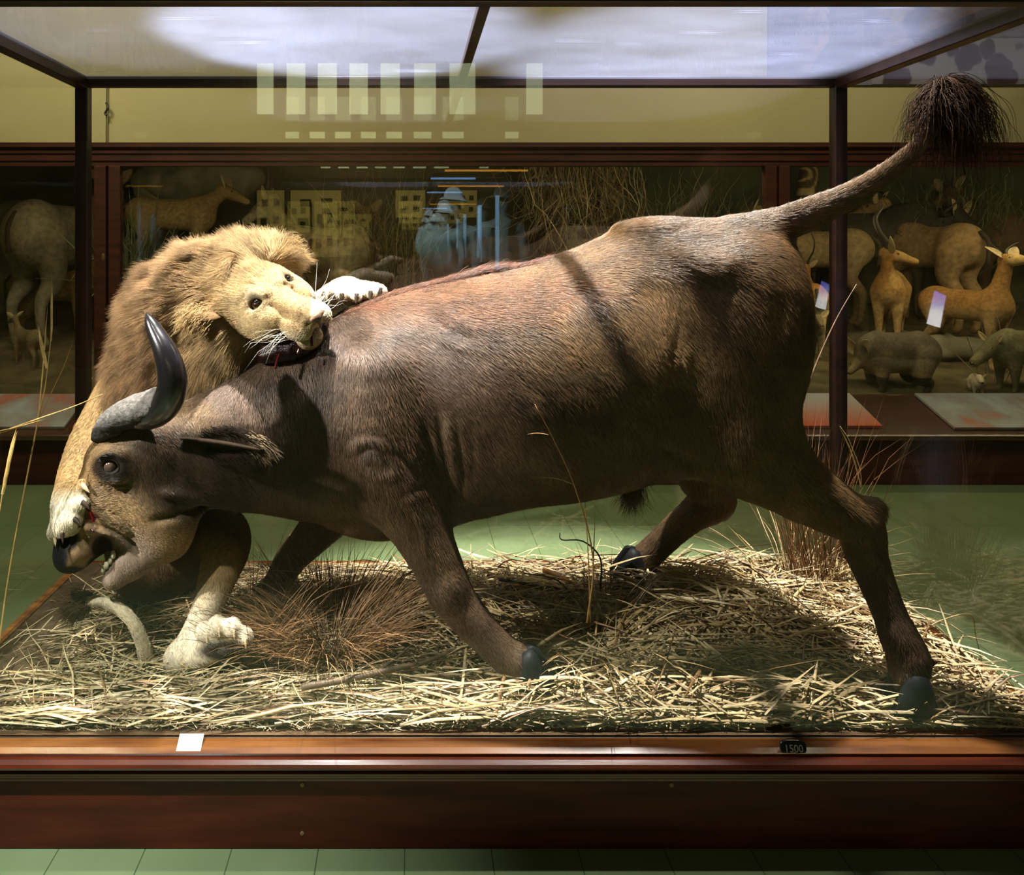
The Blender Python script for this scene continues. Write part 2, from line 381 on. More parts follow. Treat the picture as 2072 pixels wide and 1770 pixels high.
struct(MB().box((-6, -6.25, 0), (8, -6.15, 4.6)).build('wall_front', mat('brown_gallery_wall', (.10, .075, .04), .85)))
# windows behind the photographer, met again as reflections in the panes
DW = 2 * YF + 6.08
wpane = emit('daylit_pane', (.80, .92, .58), 2.7); wframe = mat('window_paint', (.2, .15, .08), .6)
k = 0
for (a, c) in ((520, 552), (580, 617), (643, 681), (707, 744), (770, 809), (838, 882), (910, 962), (1066, 1098)):
    k += 1; p, q = P(a, 230, DW), P(c, 128, DW)
    o = struct(MB().box((p[0], -6.14, p[2]), (q[0], -6.08, min(q[2], 4.55))).build('window_%d' % k, wpane))

# ------------------------------------------------------------------ glass case
case = thing('display_case', 'large mahogany framed glass display case holding the lion and buffalo group', 'display case', (.22, 2.75, 0))
ZR = .279
def part(name, mb, m=darkwood, bv=.004, parent=None):
    o = mb.build(name, m, parent or case); return bevel(o, bv) if bv else o
X0, X1 = XL - .05, XR + .05
part('plinth', MB().box((X0, YF - .035, 0), (X1, YB + .05, .205)), mat('plinth_mahogany', (.034, .006, .0025), .5, .2, (.075, .014, .005), 3, (1, 8, 8), bump=.03))
prof = [(YF + .03, .200), (YF - .035, .200), (YF - .047, .204), (YF - .047, .210), (YF - .040, .212), (YF - .052, .215), (YF - .052, .221), (YF - .043, .223),
        (YF - .058, .226), (YF - .058, .232), (YF - .046, .234), (YF - .052, .240), (YF - .052, .247), (YF - .066, .250), (YF - .078, .256), (YF - .082, .264), (YF - .078, .272), (YF - .066, .278), (YF + .03, .279)]
part('plinth_moulding', MB().prism(prof, X0 - .03, X1 + .03), wood, 0)
railm = mat('worn_orange_mahogany', (.10, .025, .006), .3, .5, (.34, .13, .03), 2.2, (1, 9, 9), coat=.4)
part('base_rail', MB().prism([(YF + .02, .279), (YF - .050, .279), (YF - .052, .286), (YF - .034, .292), (YF - .012, .2955), (YF + .02, .2955)], X0, X1), railm, 0)
for (lo, hi) in (((XL - .03, YF, .205), (XL + .006, YB + .03, .309)), ((XR - .006, YF, .205), (XR + .03, YB + .03, .309)), ((XL - .03, YB, .205), (XR + .03, YB + .03, .304))):
    part('base_rail', MB().box(lo, hi), railm)
part('base_board', MB().box((XL, YF, .20), (XR, YB, .296)), mat('board', (.06, .045, .03), .8), 0)
for x in (XL, XR):
    part('post', MB().box((x - .028, YB - .022, .306), (x + .028, YB + .03, ZT)))
    part('post', MB().box((x - .028, YF - .022, .308), (x + .028, YF + .03, ZT)))
    part('top_rail', MB().box((x - .026, YF, ZT - .045), (x + .026, YB, ZT + .01)))
part('top_rail', MB().box((XL - .028, YB - .02, ZT - .035), (XR + .028, YB + .03, ZT + .01)))
part('top_rail', MB().box((XL - .028, YF - .04, ZT - .050), (XR + .028, YF + .012, ZT + .012)))
part('roof_bar', MB().box((.22 - .018, YF, ZT - .03), (.22 + .018, YB, ZT + .004)))
gl = glassmat('clear_pane', tint=(.985, .99, .975)); roofm = glassmat('dusty_roof_pane', .062, 2.5, cdust=(.54, .62, 1.0), scratch=1.4)
part('front_pane', MB().box((XL, YF - .004, .30), (XR, YF + .002, ZT - .03)), gl, 0)
part('back_pane', MB().box((XL, YB + .002, .30), (XR, YB + .008, ZT - .03)), gl, 0)
part('side_pane', MB().box((XL - .006, YF, .30), (XL, YB, ZT - .03)), gl, 0)
part('side_pane', MB().box((XR, YF, .30), (XR + .006, YB, ZT - .03)), gl, 0)
part('roof_pane', MB().box((XL, YF, ZT - .004), (.22, YB, ZT + .002)), roofm, 0)
part('roof_pane', MB().box((.22, YF, ZT - .004), (XR, YB, ZT + .002)), roofm, 0)
plug_m = mat('plug', (.16, .09, .04), .5)
for x, z in ((P(611, 1588, 2.12)[0], .186), (P(1360, 1590, 2.12)[0], .185), (P(611, 1687, 2.12)[0], .046)):
    MB().ball((x, YF - .036, z), (.007, .002, .007), 10).build('screw_plug', plug_m, case, True)

# number plate and small card on the front rail
def sheet(c, w_, h_, tilt, th):
    R = Matrix.Rotation(tilt, 3, 'X'); out = []
    for y in (0, th):
        for x, z in ((-w_ / 2, 0), (w_ / 2, 0), (w_ / 2, h_), (-w_ / 2, h_)): out.append(np.array(c) + np.array(R @ Vector((x, y, z))))
    return out, [(0, 1, 2, 3), (7, 6, 5, 4), (0, 4, 5, 1), (1, 5, 6, 2), (2, 6, 7, 3), (3, 7, 4, 0)]
c0 = P(383, 1517, 2.125); c0 = np.array((c0[0], YF - .046, .2875))
v, f = sheet(c0, .070, .046, -.95, .002)
tag(obj('label_card', v, f, mat('white_card', (.8, .8, .82), .6), origin=c0), 'small blank white card on the front rail', 'card')
c1 = np.array((P(1607, 1510, 2.11)[0], YF - .05, .2815))
pl = thing('number_plate', 'small black oval plate numbered 1500 on the front rail', 'number plate', c1)
v = []
for y in (-.002, .004):
    for k in range(24):
        a = 2 * math.pi * k / 24; sx, sz = math.cos(a), math.sin(a)
        v.append((c1[0] + .038 * abs(sx) ** .6 * np.sign(sx), c1[1] + y + .012 * (sz + 1) * .5, c1[2] + .0175 + .017 * abs(sz) ** .6 * np.sign(sz)))
bevel(obj('plate', v, [tuple(range(24)), tuple(range(47, 23, -1))] + [(i + 24, (i + 1) % 24 + 24, (i + 1) % 24, i) for i in range(24)], mat('black_enamel', (.008, .008, .01), .25, .5, coat=.5), pl), .0015)
def text(name, s, loc, size, m, parent, rot=(math.pi / 2, 0, 0), al='CENTER', ext=.0004, sp=1.0):
    cu = bpy.data.curves.new(name, 'FONT'); cu.body = s; cu.size = size; cu.align_x = al; cu.extrude = ext; cu.space_line = sp
    o = bpy.data.objects.new(name, cu); COL.objects.link(o); cu.materials.append(m); o.parent = parent
    L = wloc(parent) if parent is not None else np.zeros(3)
    me = bpy.data.meshes.new_from_object(o.evaluated_get(bpy.context.evaluated_depsgraph_get())); bpy.data.objects.remove(o); me.materials.clear(); me.materials.append(m)
    o = bpy.data.objects.new(name, me); COL.objects.link(o); o.parent = parent
    o.location = [float(a - b_) for a, b_ in zip(loc, L)]; o.rotation_euler = rot; return o
text('lettering', '1500', (c1[0], c1[1] - .001, c1[2] + .0075), .027, mat('grey_paint', (.32, .31, .28), .5), pl, (math.pi / 2 - .33, 0, 0))

# ------------------------------------------------------------------ ground, straw
def gz(x, y):
    p = np.stack([np.asarray(x, float), np.asarray(y, float), np.zeros_like(np.asarray(x, float))], -1)
    n = vnoise(p, 4, 1) * .6 + vnoise(p, 11, 2) * .3 + vnoise(p, 30, 3) * .12
    edge = np.clip(np.minimum(np.minimum(x - XL - .02, XR - .02 - x), np.minimum(y - YF - .02, YB - .02 - y)) / .25, 0, 1)
    hump = .035 * np.exp(-((x - 1.15) / .55) ** 2 - ((y - 2.75) / .32) ** 2) + .02 * np.exp(-((x + .35) / .4) ** 2 - ((y - 2.9) / .25) ** 2)
    return .302 + edge * (.03 * n + hump)
gx, gy = np.meshgrid(np.linspace(XL + .008, XR - .008, 240), np.linspace(YF + .004, YB, 90), indexing='ij')
V = np.stack([gx, gy, gz(gx, gy)], -1).reshape(-1, 3); ii = np.arange(240 * 90).reshape(240, 90)
Q = np.stack([ii[:-1, :-1], ii[1:, :-1], ii[1:, 1:], ii[:-1, 1:]], -1).reshape(-1, 4)
tag(obj('soil', V, Q, mat('dry_earth', (.045, .028, .015), .9, .1, (.11, .075, .04), 14, bump=.5, bscale=90), smooth=True), 'brown dry earth under the straw in the case', 'soil', kind='stuff')

def blades(base, d0, d1, L, wd, cols, ns=4, fold=.35, tip=.15, jit=.06):
    """folded grass blades as V-section ribbons: vertices, quads, vertex colours"""
    n = len(base); L = np.broadcast_to(L, (n,)); wd = np.broadcast_to(wd, (n,)); pts = np.zeros((n, ns + 1, 3)); pts[:, 0] = base; D = np.zeros((n, ns + 1, 3))
    for i in range(ns + 1):
        u = i / ns; D[:, i] = unit(d0 * (1 - u) + d1 * u + RNG.normal(0, jit, (n, 3)))
        if i < ns: pts[:, i + 1] = pts[:, i] + D[:, i] * (L / ns)[:, None]
    ref = unit(np.array((0, 0, 1.)) + RNG.normal(0, .45, (n, 3)))
    V = np.zeros((n, ns + 1, 3, 3))
    for i in range(ns + 1):
        u = i / ns; s = unit(np.cross(D[:, i], ref)); up = np.cross(s, D[:, i]); w_ = wd * (.75 + .25 * math.sin(math.pi * min(1, u * 1.3))) * (1 if u < .7 else 1 - (1 - tip) * (u - .7) / .3)
        V[:, i, 0] = pts[:, i] - s * w_[:, None] * .5; V[:, i, 2] = pts[:, i] + s * w_[:, None] * .5; V[:, i, 1] = pts[:, i] + up * (w_ * fold)[:, None]
    idx = np.arange(n * (ns + 1) * 3).reshape(n, ns + 1, 3)
    Q = np.concatenate([np.stack([idx[:, :-1, j], idx[:, :-1, j + 1], idx[:, 1:, j + 1], idx[:, 1:, j]], -1).reshape(-1, 4) for j in (0, 1)])
    return V.reshape(-1, 3), Q, np.repeat(cols, (ns + 1) * 3, 0)
def strawcol(n, dull=0.):
    t = RNG.random((n, 1)); v = RNG.uniform(.55, 1.15, (n, 1)); br_ = RNG.random((n, 1)) < .18 + dull
    c = np.where(br_, np.array((.20, .11, .045)), np.array((.50, .37, .17)) * (1 - t) + np.array((.66, .53, .31)) * t)
    return c * v
straw_m = mat('straw_fibre', (.6, .48, .26), .45, .45, attr=True, scale=40, stretch=(1, 1, 1)); straw_m.node_tree.nodes['Principled BSDF'].inputs['Transmission Weight'].default_value = 0
def straw(n, xr, yr, Lr, Wr, spread, zr, tilt, keep=None, dull=0., head=0., bend=.07):
    x = RNG.uniform(*xr, n); y = RNG.uniform(*yr, n)
    if keep is not None:
        m = RNG.random(n) < keep(x, y); x, y = x[m], y[m]; n = len(x)
    L = RNG.uniform(*Lr, n); th = head + RNG.normal(0, spread, n) + (RNG.random(n) < .5) * math.pi
    d = np.stack([np.cos(th), np.sin(th), RNG.normal(0, tilt, n)], 1); L = np.minimum(L, .5)
    x = np.clip(x, XL + .03, XR - .03); y = np.clip(y, YF + .03, YB - .03)
    bx = np.clip(x - d[:, 0] * L * .5, XL + .02, XR - .02); by = np.clip(y - d[:, 1] * L * .5, YF + .02, YB - .02)
    ex = np.clip(x + d[:, 0] * L * .5, XL + .02, XR - .02); ey = np.clip(y + d[:, 1] * L * .5, YF + .02, YB - .02)
    zz = RNG.uniform(*zr, n); b0 = np.stack([bx, by, gz(bx, by) + zz], 1); e0 = np.stack([ex, ey, gz(ex, ey) + zz + np.abs(d[:, 2]) * L], 1)
    dd = unit(e0 - b0); pr = np.stack([-dd[:, 1], dd[:, 0], np.zeros(n)], 1) * RNG.normal(0, bend, n)[:, None]; pr[:, 2] += RNG.uniform(-.05, .25, n)
    return blades(b0, dd + pr, dd - pr, np.linalg.norm(e0 - b0, axis=1) + .01, RNG.uniform(*Wr, n), strawcol(n, dull))
def join(*parts):
    V, Q, C = [], [], []; k = 0
    for v, q, c in parts: V.append(v); Q.append(q + k); C.append(c); k += len(v)
    return np.concatenate(V), np.concatenate(Q), np.concatenate(C)
bare = lambda x, y: np.clip((x + 1.33) / .25 + (YB - y) * 0.0, .12, 1) * np.where((x > 0) & (x < .75) & (y > 3.05), .35, 1)
right = lambda x, y: np.clip((x + .25) / .5, .03, 1)
lft = lambda x, y: np.clip((.55 - x) / .5, .12, 1)
V, Q, C = join(straw(8000, (XL, XR), (YF, YB), (.03, .12), (.0018, .0045), 1.1, (.0, .012), .10, lambda x, y: bare(x, y) * lft(x, y), .2),
               straw(4600, (-.4, XR), (YF, YB), (.06, .22), (.004, .010), 1.0, (.002, .022), .12, lambda x, y: bare(x, y) * right(x, y), .12),
               straw(1900, (-.1, XR), (2.2, 3.25), (.12, .38), (.006, .013), .75, (.008, .05), .14, lambda x, y: np.clip((x + .1) / .4, 0, 1)),
               straw(600, (-1.3, XR), (YF + .02, YF + .22), (.2, .46), (.005, .011), .16, (.004, .03), .03, None, .0, 0.05),
               straw(900, (XL + .1, .1), (2.2, 3.1), (.12, .36), (.003, .007), .9, (.005, .035), .10, bare))
so = tag(obj('straw_bedding', V, Q, straw_m, None, False, C), 'loose layer of pale dry straw covering the case floor', 'straw', kind='stuff')

# standing grasses, twigs, shrub
stalk_m = mat('dry_stalk', (.3, .2, .08), .5, .4, attr=True, scale=30)
def tuft(name, label, cat, root, n, R0, hr, lean, wd, cols, group=None, dirbias=(0, 0, 0), droop=.3):
    a = RNG.uniform(0, 2 * math.pi, n); r = R0 * np.sqrt(RNG.random(n))
    b0 = np.stack([root[0] + r * np.cos(a), root[1] + r * np.sin(a), np.full(n, root[2])], 1); b0[:, 2] = gz(b0[:, 0], b0[:, 1])
    d0 = unit(np.stack([np.cos(a) * lean, np.sin(a) * lean, np.ones(n)], 1) + np.array(dirbias) + RNG.normal(0, .12, (n, 3)))
    d1 = unit(d0 + np.stack([np.cos(a) * lean, np.sin(a) * lean, -np.full(n, droop)], 1) + RNG.normal(0, .25, (n, 3)))
    v, q, c = blades(b0, d0, d1, RNG.uniform(*hr, n), RNG.uniform(*wd, n), cols(n), 6, .4, .1, .05)
    t = thing(name, label, cat, (root[0], root[1], float(gz(root[0], root[1]))), group); obj('blades', v, q, stalk_m, t, False, c); return t
rust = lambda n: np.array((.24, .115, .045)) * RNG.uniform(.5, 1.4, (n, 1))
tan = lambda n: np.array((.42, .29, .12)) * RNG.uniform(.5, 1.3, (n, 1))
brn = lambda n: np.array((.30, .17, .075)) * RNG.uniform(.4, 1.3, (n, 1))
r0 = P(1650, 1175, 3.02)
tuft('grass_tuft', 'tall rust-brown grass tuft behind the raised hind leg of the buffalo', 'grass', r0, 170, .09, (.3, .85), .10, (.002, .004), rust, dirbias=(-.02, .05, 0), droop=.15)
tuft('grass_tuft', 'low broken straw tuft leaning between the hind legs of the buffalo', 'grass', P(1600, 1180, 2.98), 90, .12, (.2, .55), .9, (.003, .007), tan, dirbias=(-.25, -.1, 0), droop=.7)
tuft('grass_tuft', 'messy straw tuft beside the front hoof of the buffalo', 'grass', P(1200, 1330, 2.55), 150, .16, (.1, .34), .9, (.003, .008), tan, droop=.9)
tuft('dry_shrub', 'bushy brown dry shrub under the chest of the buffalo', 'shrub', P(665, 1275, 2.58), 950, .16, (.18, .46), .75, (.0014, .0034), brn, droop=.55)
tuft('dry_shrub', 'wispy brown dry shrub under the throat of the buffalo', 'shrub', P(520, 1270, 2.55), 240, .10, (.14, .40), .5, (.0012, .003), brn, droop=.4)
tuft('dry_shrub', 'thin dark twiggy shrub in front of the belly of the buffalo', 'shrub', P(1235, 1255, 2.72), 60, .07, (.12, .34), .6, (.0015, .003), lambda n: np.array((.05, .03, .02)) * np.ones((n, 1)), droop=.1)
def stalk(label, pts, rad, leaves=(), col=(.42, .27, .09), cat='grass stalk', name='grass_stalk', group=None):
    """one stem through points, with leaf blades (start, dir0, dir1, length, width)"""
    t = thing(name, label, cat, pts[0], group); mb = MB(); cp = crom(pts, 5); mb.tube(cp, list(np.linspace(rad, rad * .35, len(cp))), 6, col)
    mb.build('stem', stalk_m, t, True, True)
    for s, d0, d1, L, w_ in leaves:
        v, q, c = blades(np.array([s]), unit(np.array([d0], float)), unit(np.array([d1], float)), L, w_, np.array([col]) * 1.15, 8, .3, .05, .02); obj('leaf', v, q, stalk_m, t, False, c)
    return t
d = 2.36
stalk('tall dry grass stalk with long leaves, in the front corner before the lion', [P(-8, 1350, 2.3), P(20, 1150, d), P(75, 860, d), P(90, 790, d), P(98, 730, d), P(106, 660, d)], .0035,
      [(P(75, 860, d), (.1, 0, 1), (.05, 0, 1), .40, .009), (P(95, 745, d), (-.25, 0, 1), (-.15, 0, 1), .14, .014), (P(78, 850, d), (.5, 0, 1), (.35, 0, 1), .28, .005), (P(103, 690, d), (.06, 0, 1), (-.02, 0, 1), .22, .007)])
stalk('thin dry straw slanting across the corner post', [P(-12, 880, 2.3), P(70, 850, 2.32), P(150, 822, 2.35), P(208, 797, 2.38)], .0035, [(P(0, 872, 2.3), (1, 0, .2), (1, 0, .35), .14, .009)])
stalk('short dry grass stalk at the case corner beside the tall one', [P(-20, 1180, 2.25), P(5, 1000, 2.26), P(25, 900, 2.28)], .003, [(P(5, 1000, 2.26), (.2, 0, 1), (.3, 0, 1), .2, .012), (P(13, 955, 2.268), (.2, 0, 1), (.25, 0, 1), .14, .01)])
stalk('upright reed before the belly of the buffalo', [P(1188, 1260, 2.36), P(1200, 1130, 2.36), P(1165, 990, 2.36), P(1120, 890, 2.36), P(1082, 818, 2.36)], .0032,
      [(P(1160, 980, 2.36), (-.6, 0, .25), (-1, 0, -.25), .14, .004), (P(1110, 880, 2.36), (-.7, 0, .2), (-1, 0, -.3), .07, .004)], (.34, .19, .07))
stalk('pair of thin upright reeds growing under the belly of the buffalo', [P(1195, 1260, 2.5), P(1190, 1120, 2.5), P(1182, 990, 2.5)], .0028, [(P(1198, 1200, 2.5), (.05, 0, 1), (0, 0, 1), .3, .006)], (.25, .13, .05))
stalk('long brown reed leaning behind the rump of the buffalo', [P(1618, 830, 2.95), P(1650, 740, 2.97), P(1690, 650, 3.0), P(1733, 575, 3.02)], .0045, [], (.22, .13, .08))
stalk('bent pale grass blade beside the corner post, behind the hock', [P(1690, 1110, 3.05), P(1742, 985, 3.05), P(1722, 900, 3.05), P(1700, 862, 3.05)], .003, [(P(1742, 985, 3.05), (-.2, 0, 1), (-.55, 0, 1), .28, .012)], (.5, .38, .18))
stalk('kinked straw standing at the edge behind the near hind leg', [P(1870, 1275, 2.6), P(1905, 1255, 2.6), P(1963, 1243, 2.6), P(1975, 1290, 2.6), P(1990, 1350, 2.6)], .003, [], (.42, .3, .12))
def twig(label, pts, rad, side=(), col=(.10, .065, .04), name='twig', cat='twig'):
    t = thing(name, label, cat, pts[0]); cp = crom(pts, 5); MB().tube(cp, list(np.linspace(rad, rad * .5, len(cp))), 8, col).build('stem', stalk_m, t, True, True)
    for s in side: MB().tube(crom(s, 4), list(np.linspace(rad * .55, rad * .25, len(crom(s, 4)))), 6, col).build('side_shoot', stalk_m, t, True, True)
twig('long grey-brown branch on the straw before the front leg of the buffalo', [P(610, 1390, 2.255), P(700, 1375, 2.29), P(800, 1352, 2.35), P(870, 1335, 2.39), P(960, 1300, 2.48)], .011,
     [[P(760, 1362, 2.33), P(815, 1320, 2.40), P(880, 1262, 2.45)]], (.13, .09, .055), 'branch', 'branch')
twig('dark thorny twig with forked tips below the belly of the buffalo', [P(1010, 1172, 2.95), P(1090, 1185, 2.93), P(1150, 1195, 2.9), P(1220, 1240, 2.87)], .007,
     [[P(1215, 1190, 2.75), P(1215, 1130, 2.75), P(1180, 1095, 2.75), P(1137, 1092, 2.75), P(1133, 1078, 2.75)], [P(1150, 1195, 2.9), P(1120, 1170, 2.9), P(1060, 1160, 2.9)]], (.03, .018, .012))
twig('flat orange reed lying on the straw behind the front leg', [P(1020, 1185, 2.96), P(1100, 1186, 2.95), P(1180, 1196, 2.92)], .012, [], (.42, .2, .06), 'cane', 'cane')
twig('orange reed lying slantwise on the straw near the far hoof', [P(1100, 1152, 3.08), P(1150, 1175, 2.99), P(1200, 1200, 2.90)], .011, [], (.42, .2, .06), 'cane', 'cane')
twig('thick orange cane lying on the straw under the raised thigh', [P(1270, 1216, 2.84), P(1360, 1205, 2.88), P(1460, 1200, 2.89), P(1540, 1190, 2.92)], .013, [], (.34, .17, .06), 'cane', 'cane')
# ------------------------------------------------------------------ buffalo
def Pr(px, py, d, r): return (*P(px, py, d), r)
def pl(pts, d): return [P(a, b_, d) for a, b_ in pts]
buf = thing('buffalo', 'brown buffalo lunging head down with mouth open while the lion bites its neck', 'buffalo', (.3, 2.65, ZB + .01))
B = Field((-1.30, 2.02, .28), (1.80, 3.30, 2.17), .0075)
def st(px, top, bot, yc, hw): x = (px - VX) * yc / F; return (x, yc, EYE - (top - VY) * yc / F, EYE - (bot - VY) * yc / F, hw)
B.loft([st(400, 806, 1000, 2.56, .13), st(450, 768, 1020, 2.59, .165), st(540, 724, 1030, 2.63, .20), st(620, 680, 1044, 2.67, .225), st(700, 632, 1056, 2.70, .265), st(780, 598, 1068, 2.72, .295),
        st(860, 576, 1060, 2.74, .32), st(960, 556, 1035, 2.74, .345), st(1060, 537, 1012, 2.73, .36), st(1160, 505, 1000, 2.72, .36), st(1260, 463, 980, 2.71, .345), st(1340, 444, 950, 2.70, .325),
        st(1420, 442, 915, 2.70, .305), st(1500, 447, 880, 2.69, .28), st(1560, 462, 830, 2.69, .235), st(1596, 515, 770, 2.69, .16), st(1608, 580, 720, 2.69, .09)], .05)
# tail
B.chain([Pr(1490, 475, 2.69, .05), Pr(1560, 462, 2.67, .062), Pr(1640, 431, 2.62, .052), Pr(1720, 395, 2.57, .040), Pr(1800, 345, 2.51, .029), Pr(1850, 303, 2.46, .022), Pr(1884, 262, 2.42, .017)], .06, .05)
# near hind leg
B.chain([Pr(1500, 610, 2.58, .17), Pr(1490, 760, 2.53, .19), Pr(1500, 900, 2.50, .155)], .10, .08)
B.chain([Pr(1500, 880, 2.50, .14), Pr(1590, 965, 2.46, .115), Pr(1668, 1018, 2.43, .088), Pr(1736, 1062, 2.405, .070), Pr(1752, 1120, 2.38, .058), Pr(1785, 1205, 2.34, .047), Pr(1818, 1285, 2.30, .046)], .09, .05)
B.chain([Pr(1818, 1285, 2.30, .046), Pr(1838, 1330, 2.28, .056), Pr(1838, 1365, 2.265, .047), Pr(1838, 1382, 2.26, .046)], .03, .03)
B.ell(P(1768, 1028, 2.40), (.035, .035, .03), .04)                              # point of the hock
B.chain([Pr(1440, 800, 2.52, .10), Pr(1380, 900, 2.54, .07), Pr(1345, 925, 2.58, .04)], .09)      # flank fold
# far hind leg
B.chain([Pr(1460, 700, 2.86, .16), Pr(1430, 850, 2.92, .15), Pr(1420, 945, 2.97, .11), Pr(1448, 1000, 3.02, .075), Pr(1435, 1020, 3.03, .066)], .10, .06)
B.chain([Pr(1440, 1014, 3.03, .070), Pr(1380, 1060, 3.06, .055), Pr(1325, 1110, 3.09, .052), Pr(1300, 1135, 3.10, .055), Pr(1275, 1158, 3.10, .045)], .04, .03)
# near fore leg and shoulder
B.chain([Pr(760, 760, 2.52, .13), Pr(770, 880, 2.49, .13), Pr(800, 980, 2.47, .115), Pr(845, 1060, 2.46, .096), Pr(880, 1130, 2.44, .079), Pr(920, 1212, 2.42, .066), Pr(968, 1270, 2.40, .056), Pr(1020, 1322, 2.38, .052), Pr(1048, 1342, 2.37, .054), Pr(1056, 1352, 2.365, .045)], .08, .05)
B.ell(P(905, 1195, 2.40), (.05, .05, .06), .04)
B.chain([Pr(880, 1000, 2.56, .06), Pr(905, 1010, 2.60, .05)], .08)
# far fore leg
B.chain([Pr(740, 950, 2.92, .13), Pr(690, 1020, 2.95, .095), Pr(640, 1075, 2.97, .075), Pr(590, 1130, 2.98, .06), Pr(560, 1180, 2.98, .05), Pr(540, 1205, 2.98, .055)], .08, .05)
# brisket, withers, hip bones
B.ell(P(760, 1030, 2.70), (.16, .13, .075), .08)
B.ell(P(1440, 540, 2.50), (.08, .045, .03), .08); B.ell(P(1305, 470, 2.68), (.10, .09, .035), .06)
# head
hd = 2.47
B.ell(P(305, 905, hd + .03), (.145, .125, .14), .06)
B.cap(P(330, 905, hd + .05), P(430, 900, 2.56), .13, .15, .08)
B.cap(P(235, 935, hd), P(225, 1035, hd - .01), .100, .105, .05, ((0, 1, 0), .95))
B.cap(P(215, 1000, hd - .005), P(172, 1080, hd - .02), .088, .072, .05)
B.ell(P(325, 1020, hd + .01), (.135, .105, .13), .07)
B.ell(P(160, 1102, hd - .025), (.074, .078, .062), .035); B.ell(P(185, 1092, hd - .022), (.06, .074, .05), .03)
B.ell(P(148, 1125, hd - .025), (.055, .07, .05), .03)
B.cap(P(335, 1085, hd + .01), P(262, 1140, hd - .01), .085, .050, .06, ((0, 1, 0), .85))
B.cap(P(262, 1140, hd - .01), P(240, 1160, hd - .015), .050, .040, .03)
B.ell(P(228, 1172, hd - .015), (.030, .042, .026), .03)
# mouth: gape between the muzzle and the lower jaw
for a_, b_, r_ in ((220, 1094, .012), (216, 1107, .018), (209, 1122, .023), (200, 1140, .026), (188, 1160, .028)): B.cap(P(a_, b_, hd - .17), P(a_, b_, hd - .045), r_, r_, .018, cut=True); B.cap(P(a_, b_, hd + .05), P(a_, b_, hd + .12), r_, r_, .018, cut=True)
B.ell(P(203, 1112, hd - .105), (.032, .05, .040), .025, cut=True)
# nostril, eye socket, brow
B.ell(P(134, 1090, hd - .085), (.017, .03, .024), .012, cut=True)
B.ell(P(128, 1092, hd + .06), (.017, .03, .022), .012, cut=True)
B.ell(P(228, 938, hd - .095), (.062, .035, .058), .04)
B.ell(P(223, 944, hd - .130), (.0245, .034, .0195), .010, cut=True)
NS = (2.0, 2.50)
for pts, dp, wd in (([(150, 1056), (195, 1064), (232, 1084), (262, 1122), (268, 1150)], .007, .008), ([(165, 1042), (205, 1050), (245, 1078), (270, 1105)], .007, .007), ([(190, 1028), (235, 1048), (275, 1088)], .005, .008),
                    ([(158, 1067), (200, 1075), (236, 1098), (252, 1135)], -.006, .008), ([(170, 1034), (225, 1058), (262, 1098)], -.005, .007),
                    ([(196, 968), (225, 984), (262, 980)], .006, .006), ([(192, 978), (225, 996), (275, 990)], .004, .006), ([(198, 962), (222, 974), (252, 968)], -.006, .007),
                    ([(196, 930), (215, 915), (242, 915), (258, 930)], -.008, .009), ([(200, 915), (224, 902), (250, 904)], .005, .006),
                    ([(300, 1058), (345, 1052), (400, 1050)], .012, .014), ([(330, 1010), (350, 1030), (345, 1050)], .006, .007), ([(318, 1000), (360, 1010), (420, 1040)], -.008, .016)):
    B.line(pl(pts, hd - .11), dp * 1.7, wd, *NS)
# body creases seen on the near side
for pts, dp, wd, d in (([(880, 830), (895, 900), (905, 960), (908, 1020)], .012, .016, 2.42), ([(915, 840), (930, 910), (935, 970), (925, 1020)], .008, .012, 2.42), ([(850, 850), (872, 920), (885, 980)], .010, .012, 2.42), ([(900, 835), (913, 905), (920, 965)], -.007, .012, 2.42),
                       ([(945, 850), (955, 920), (950, 985)], .005, .012, 2.42), ([(725, 925), (745, 905), (775, 915), (790, 945)], .008, .011, 2.37), ([(700, 915), (740, 890), (790, 900)], -.007, .014, 2.37), ([(735, 945), (765, 960), (795, 950)], -.007, .014, 2.37),
                       ([(790, 900), (820, 930), (840, 965)], .006, .009, 2.37), ([(870, 640), (910, 668), (970, 690)], .007, .010, 2.5), ([(850, 655), (900, 690), (960, 705)], -.005, .010, 2.5), ([(885, 625), (930, 650), (985, 668)], -.004, .010, 2.5),
                       ([(1385, 655), (1375, 700), (1360, 740)], .005, .007, 2.35), ([(1360, 745), (1385, 760), (1400, 770)], .006, .006, 2.35), ([(1405, 690), (1392, 740), (1405, 765)], -.005, .007, 2.35),
                       ([(1400, 545), (1440, 555), (1475, 530)], -.005, .016, 2.45), ([(1300, 560), (1340, 640), (1370, 720), (1390, 830)], .012, .05, 2.4),
                       ([(1330, 900), (1380, 925), (1440, 960)], .010, .02, 2.4), ([(1560, 1000), (1640, 1010), (1700, 1030)], .006, .012, 2.35), ([(1690, 975), (1720, 1010), (1745, 1035)], .006, .010, 2.35), ([(1590, 560), (1560, 680), (1550, 800), (1560, 900)], .008, .03, 2.4),
                       ([(1320, 850), (1330, 810), (1345, 770)], .005, .010, 2.38), ([(640, 740), (650, 830), (640, 930)], .008, .04, 2.45), ([(530, 800), (540, 880), (560, 960)], .006, .02, 2.45), ([(480, 820), (490, 900), (505, 980)], .006, .02, 2.45),
                       ([(805, 1000), (850, 985), (890, 1000)], .005, .008, 2.36), ([(830, 1030), (855, 1080), (862, 1140)], -.005, .008, 2.34), ([(1050, 760), (1120, 830), (1180, 930)], .004, .03, 2.37), ([(1150, 720), (1210, 800), (1250, 900)], .004, .03, 2.37)):
    B.line(pl(pts, d), dp, wd, 2.0, 2.66)
V, Q = B.mesh(); V = relax(V, Q, 2, .4); del B
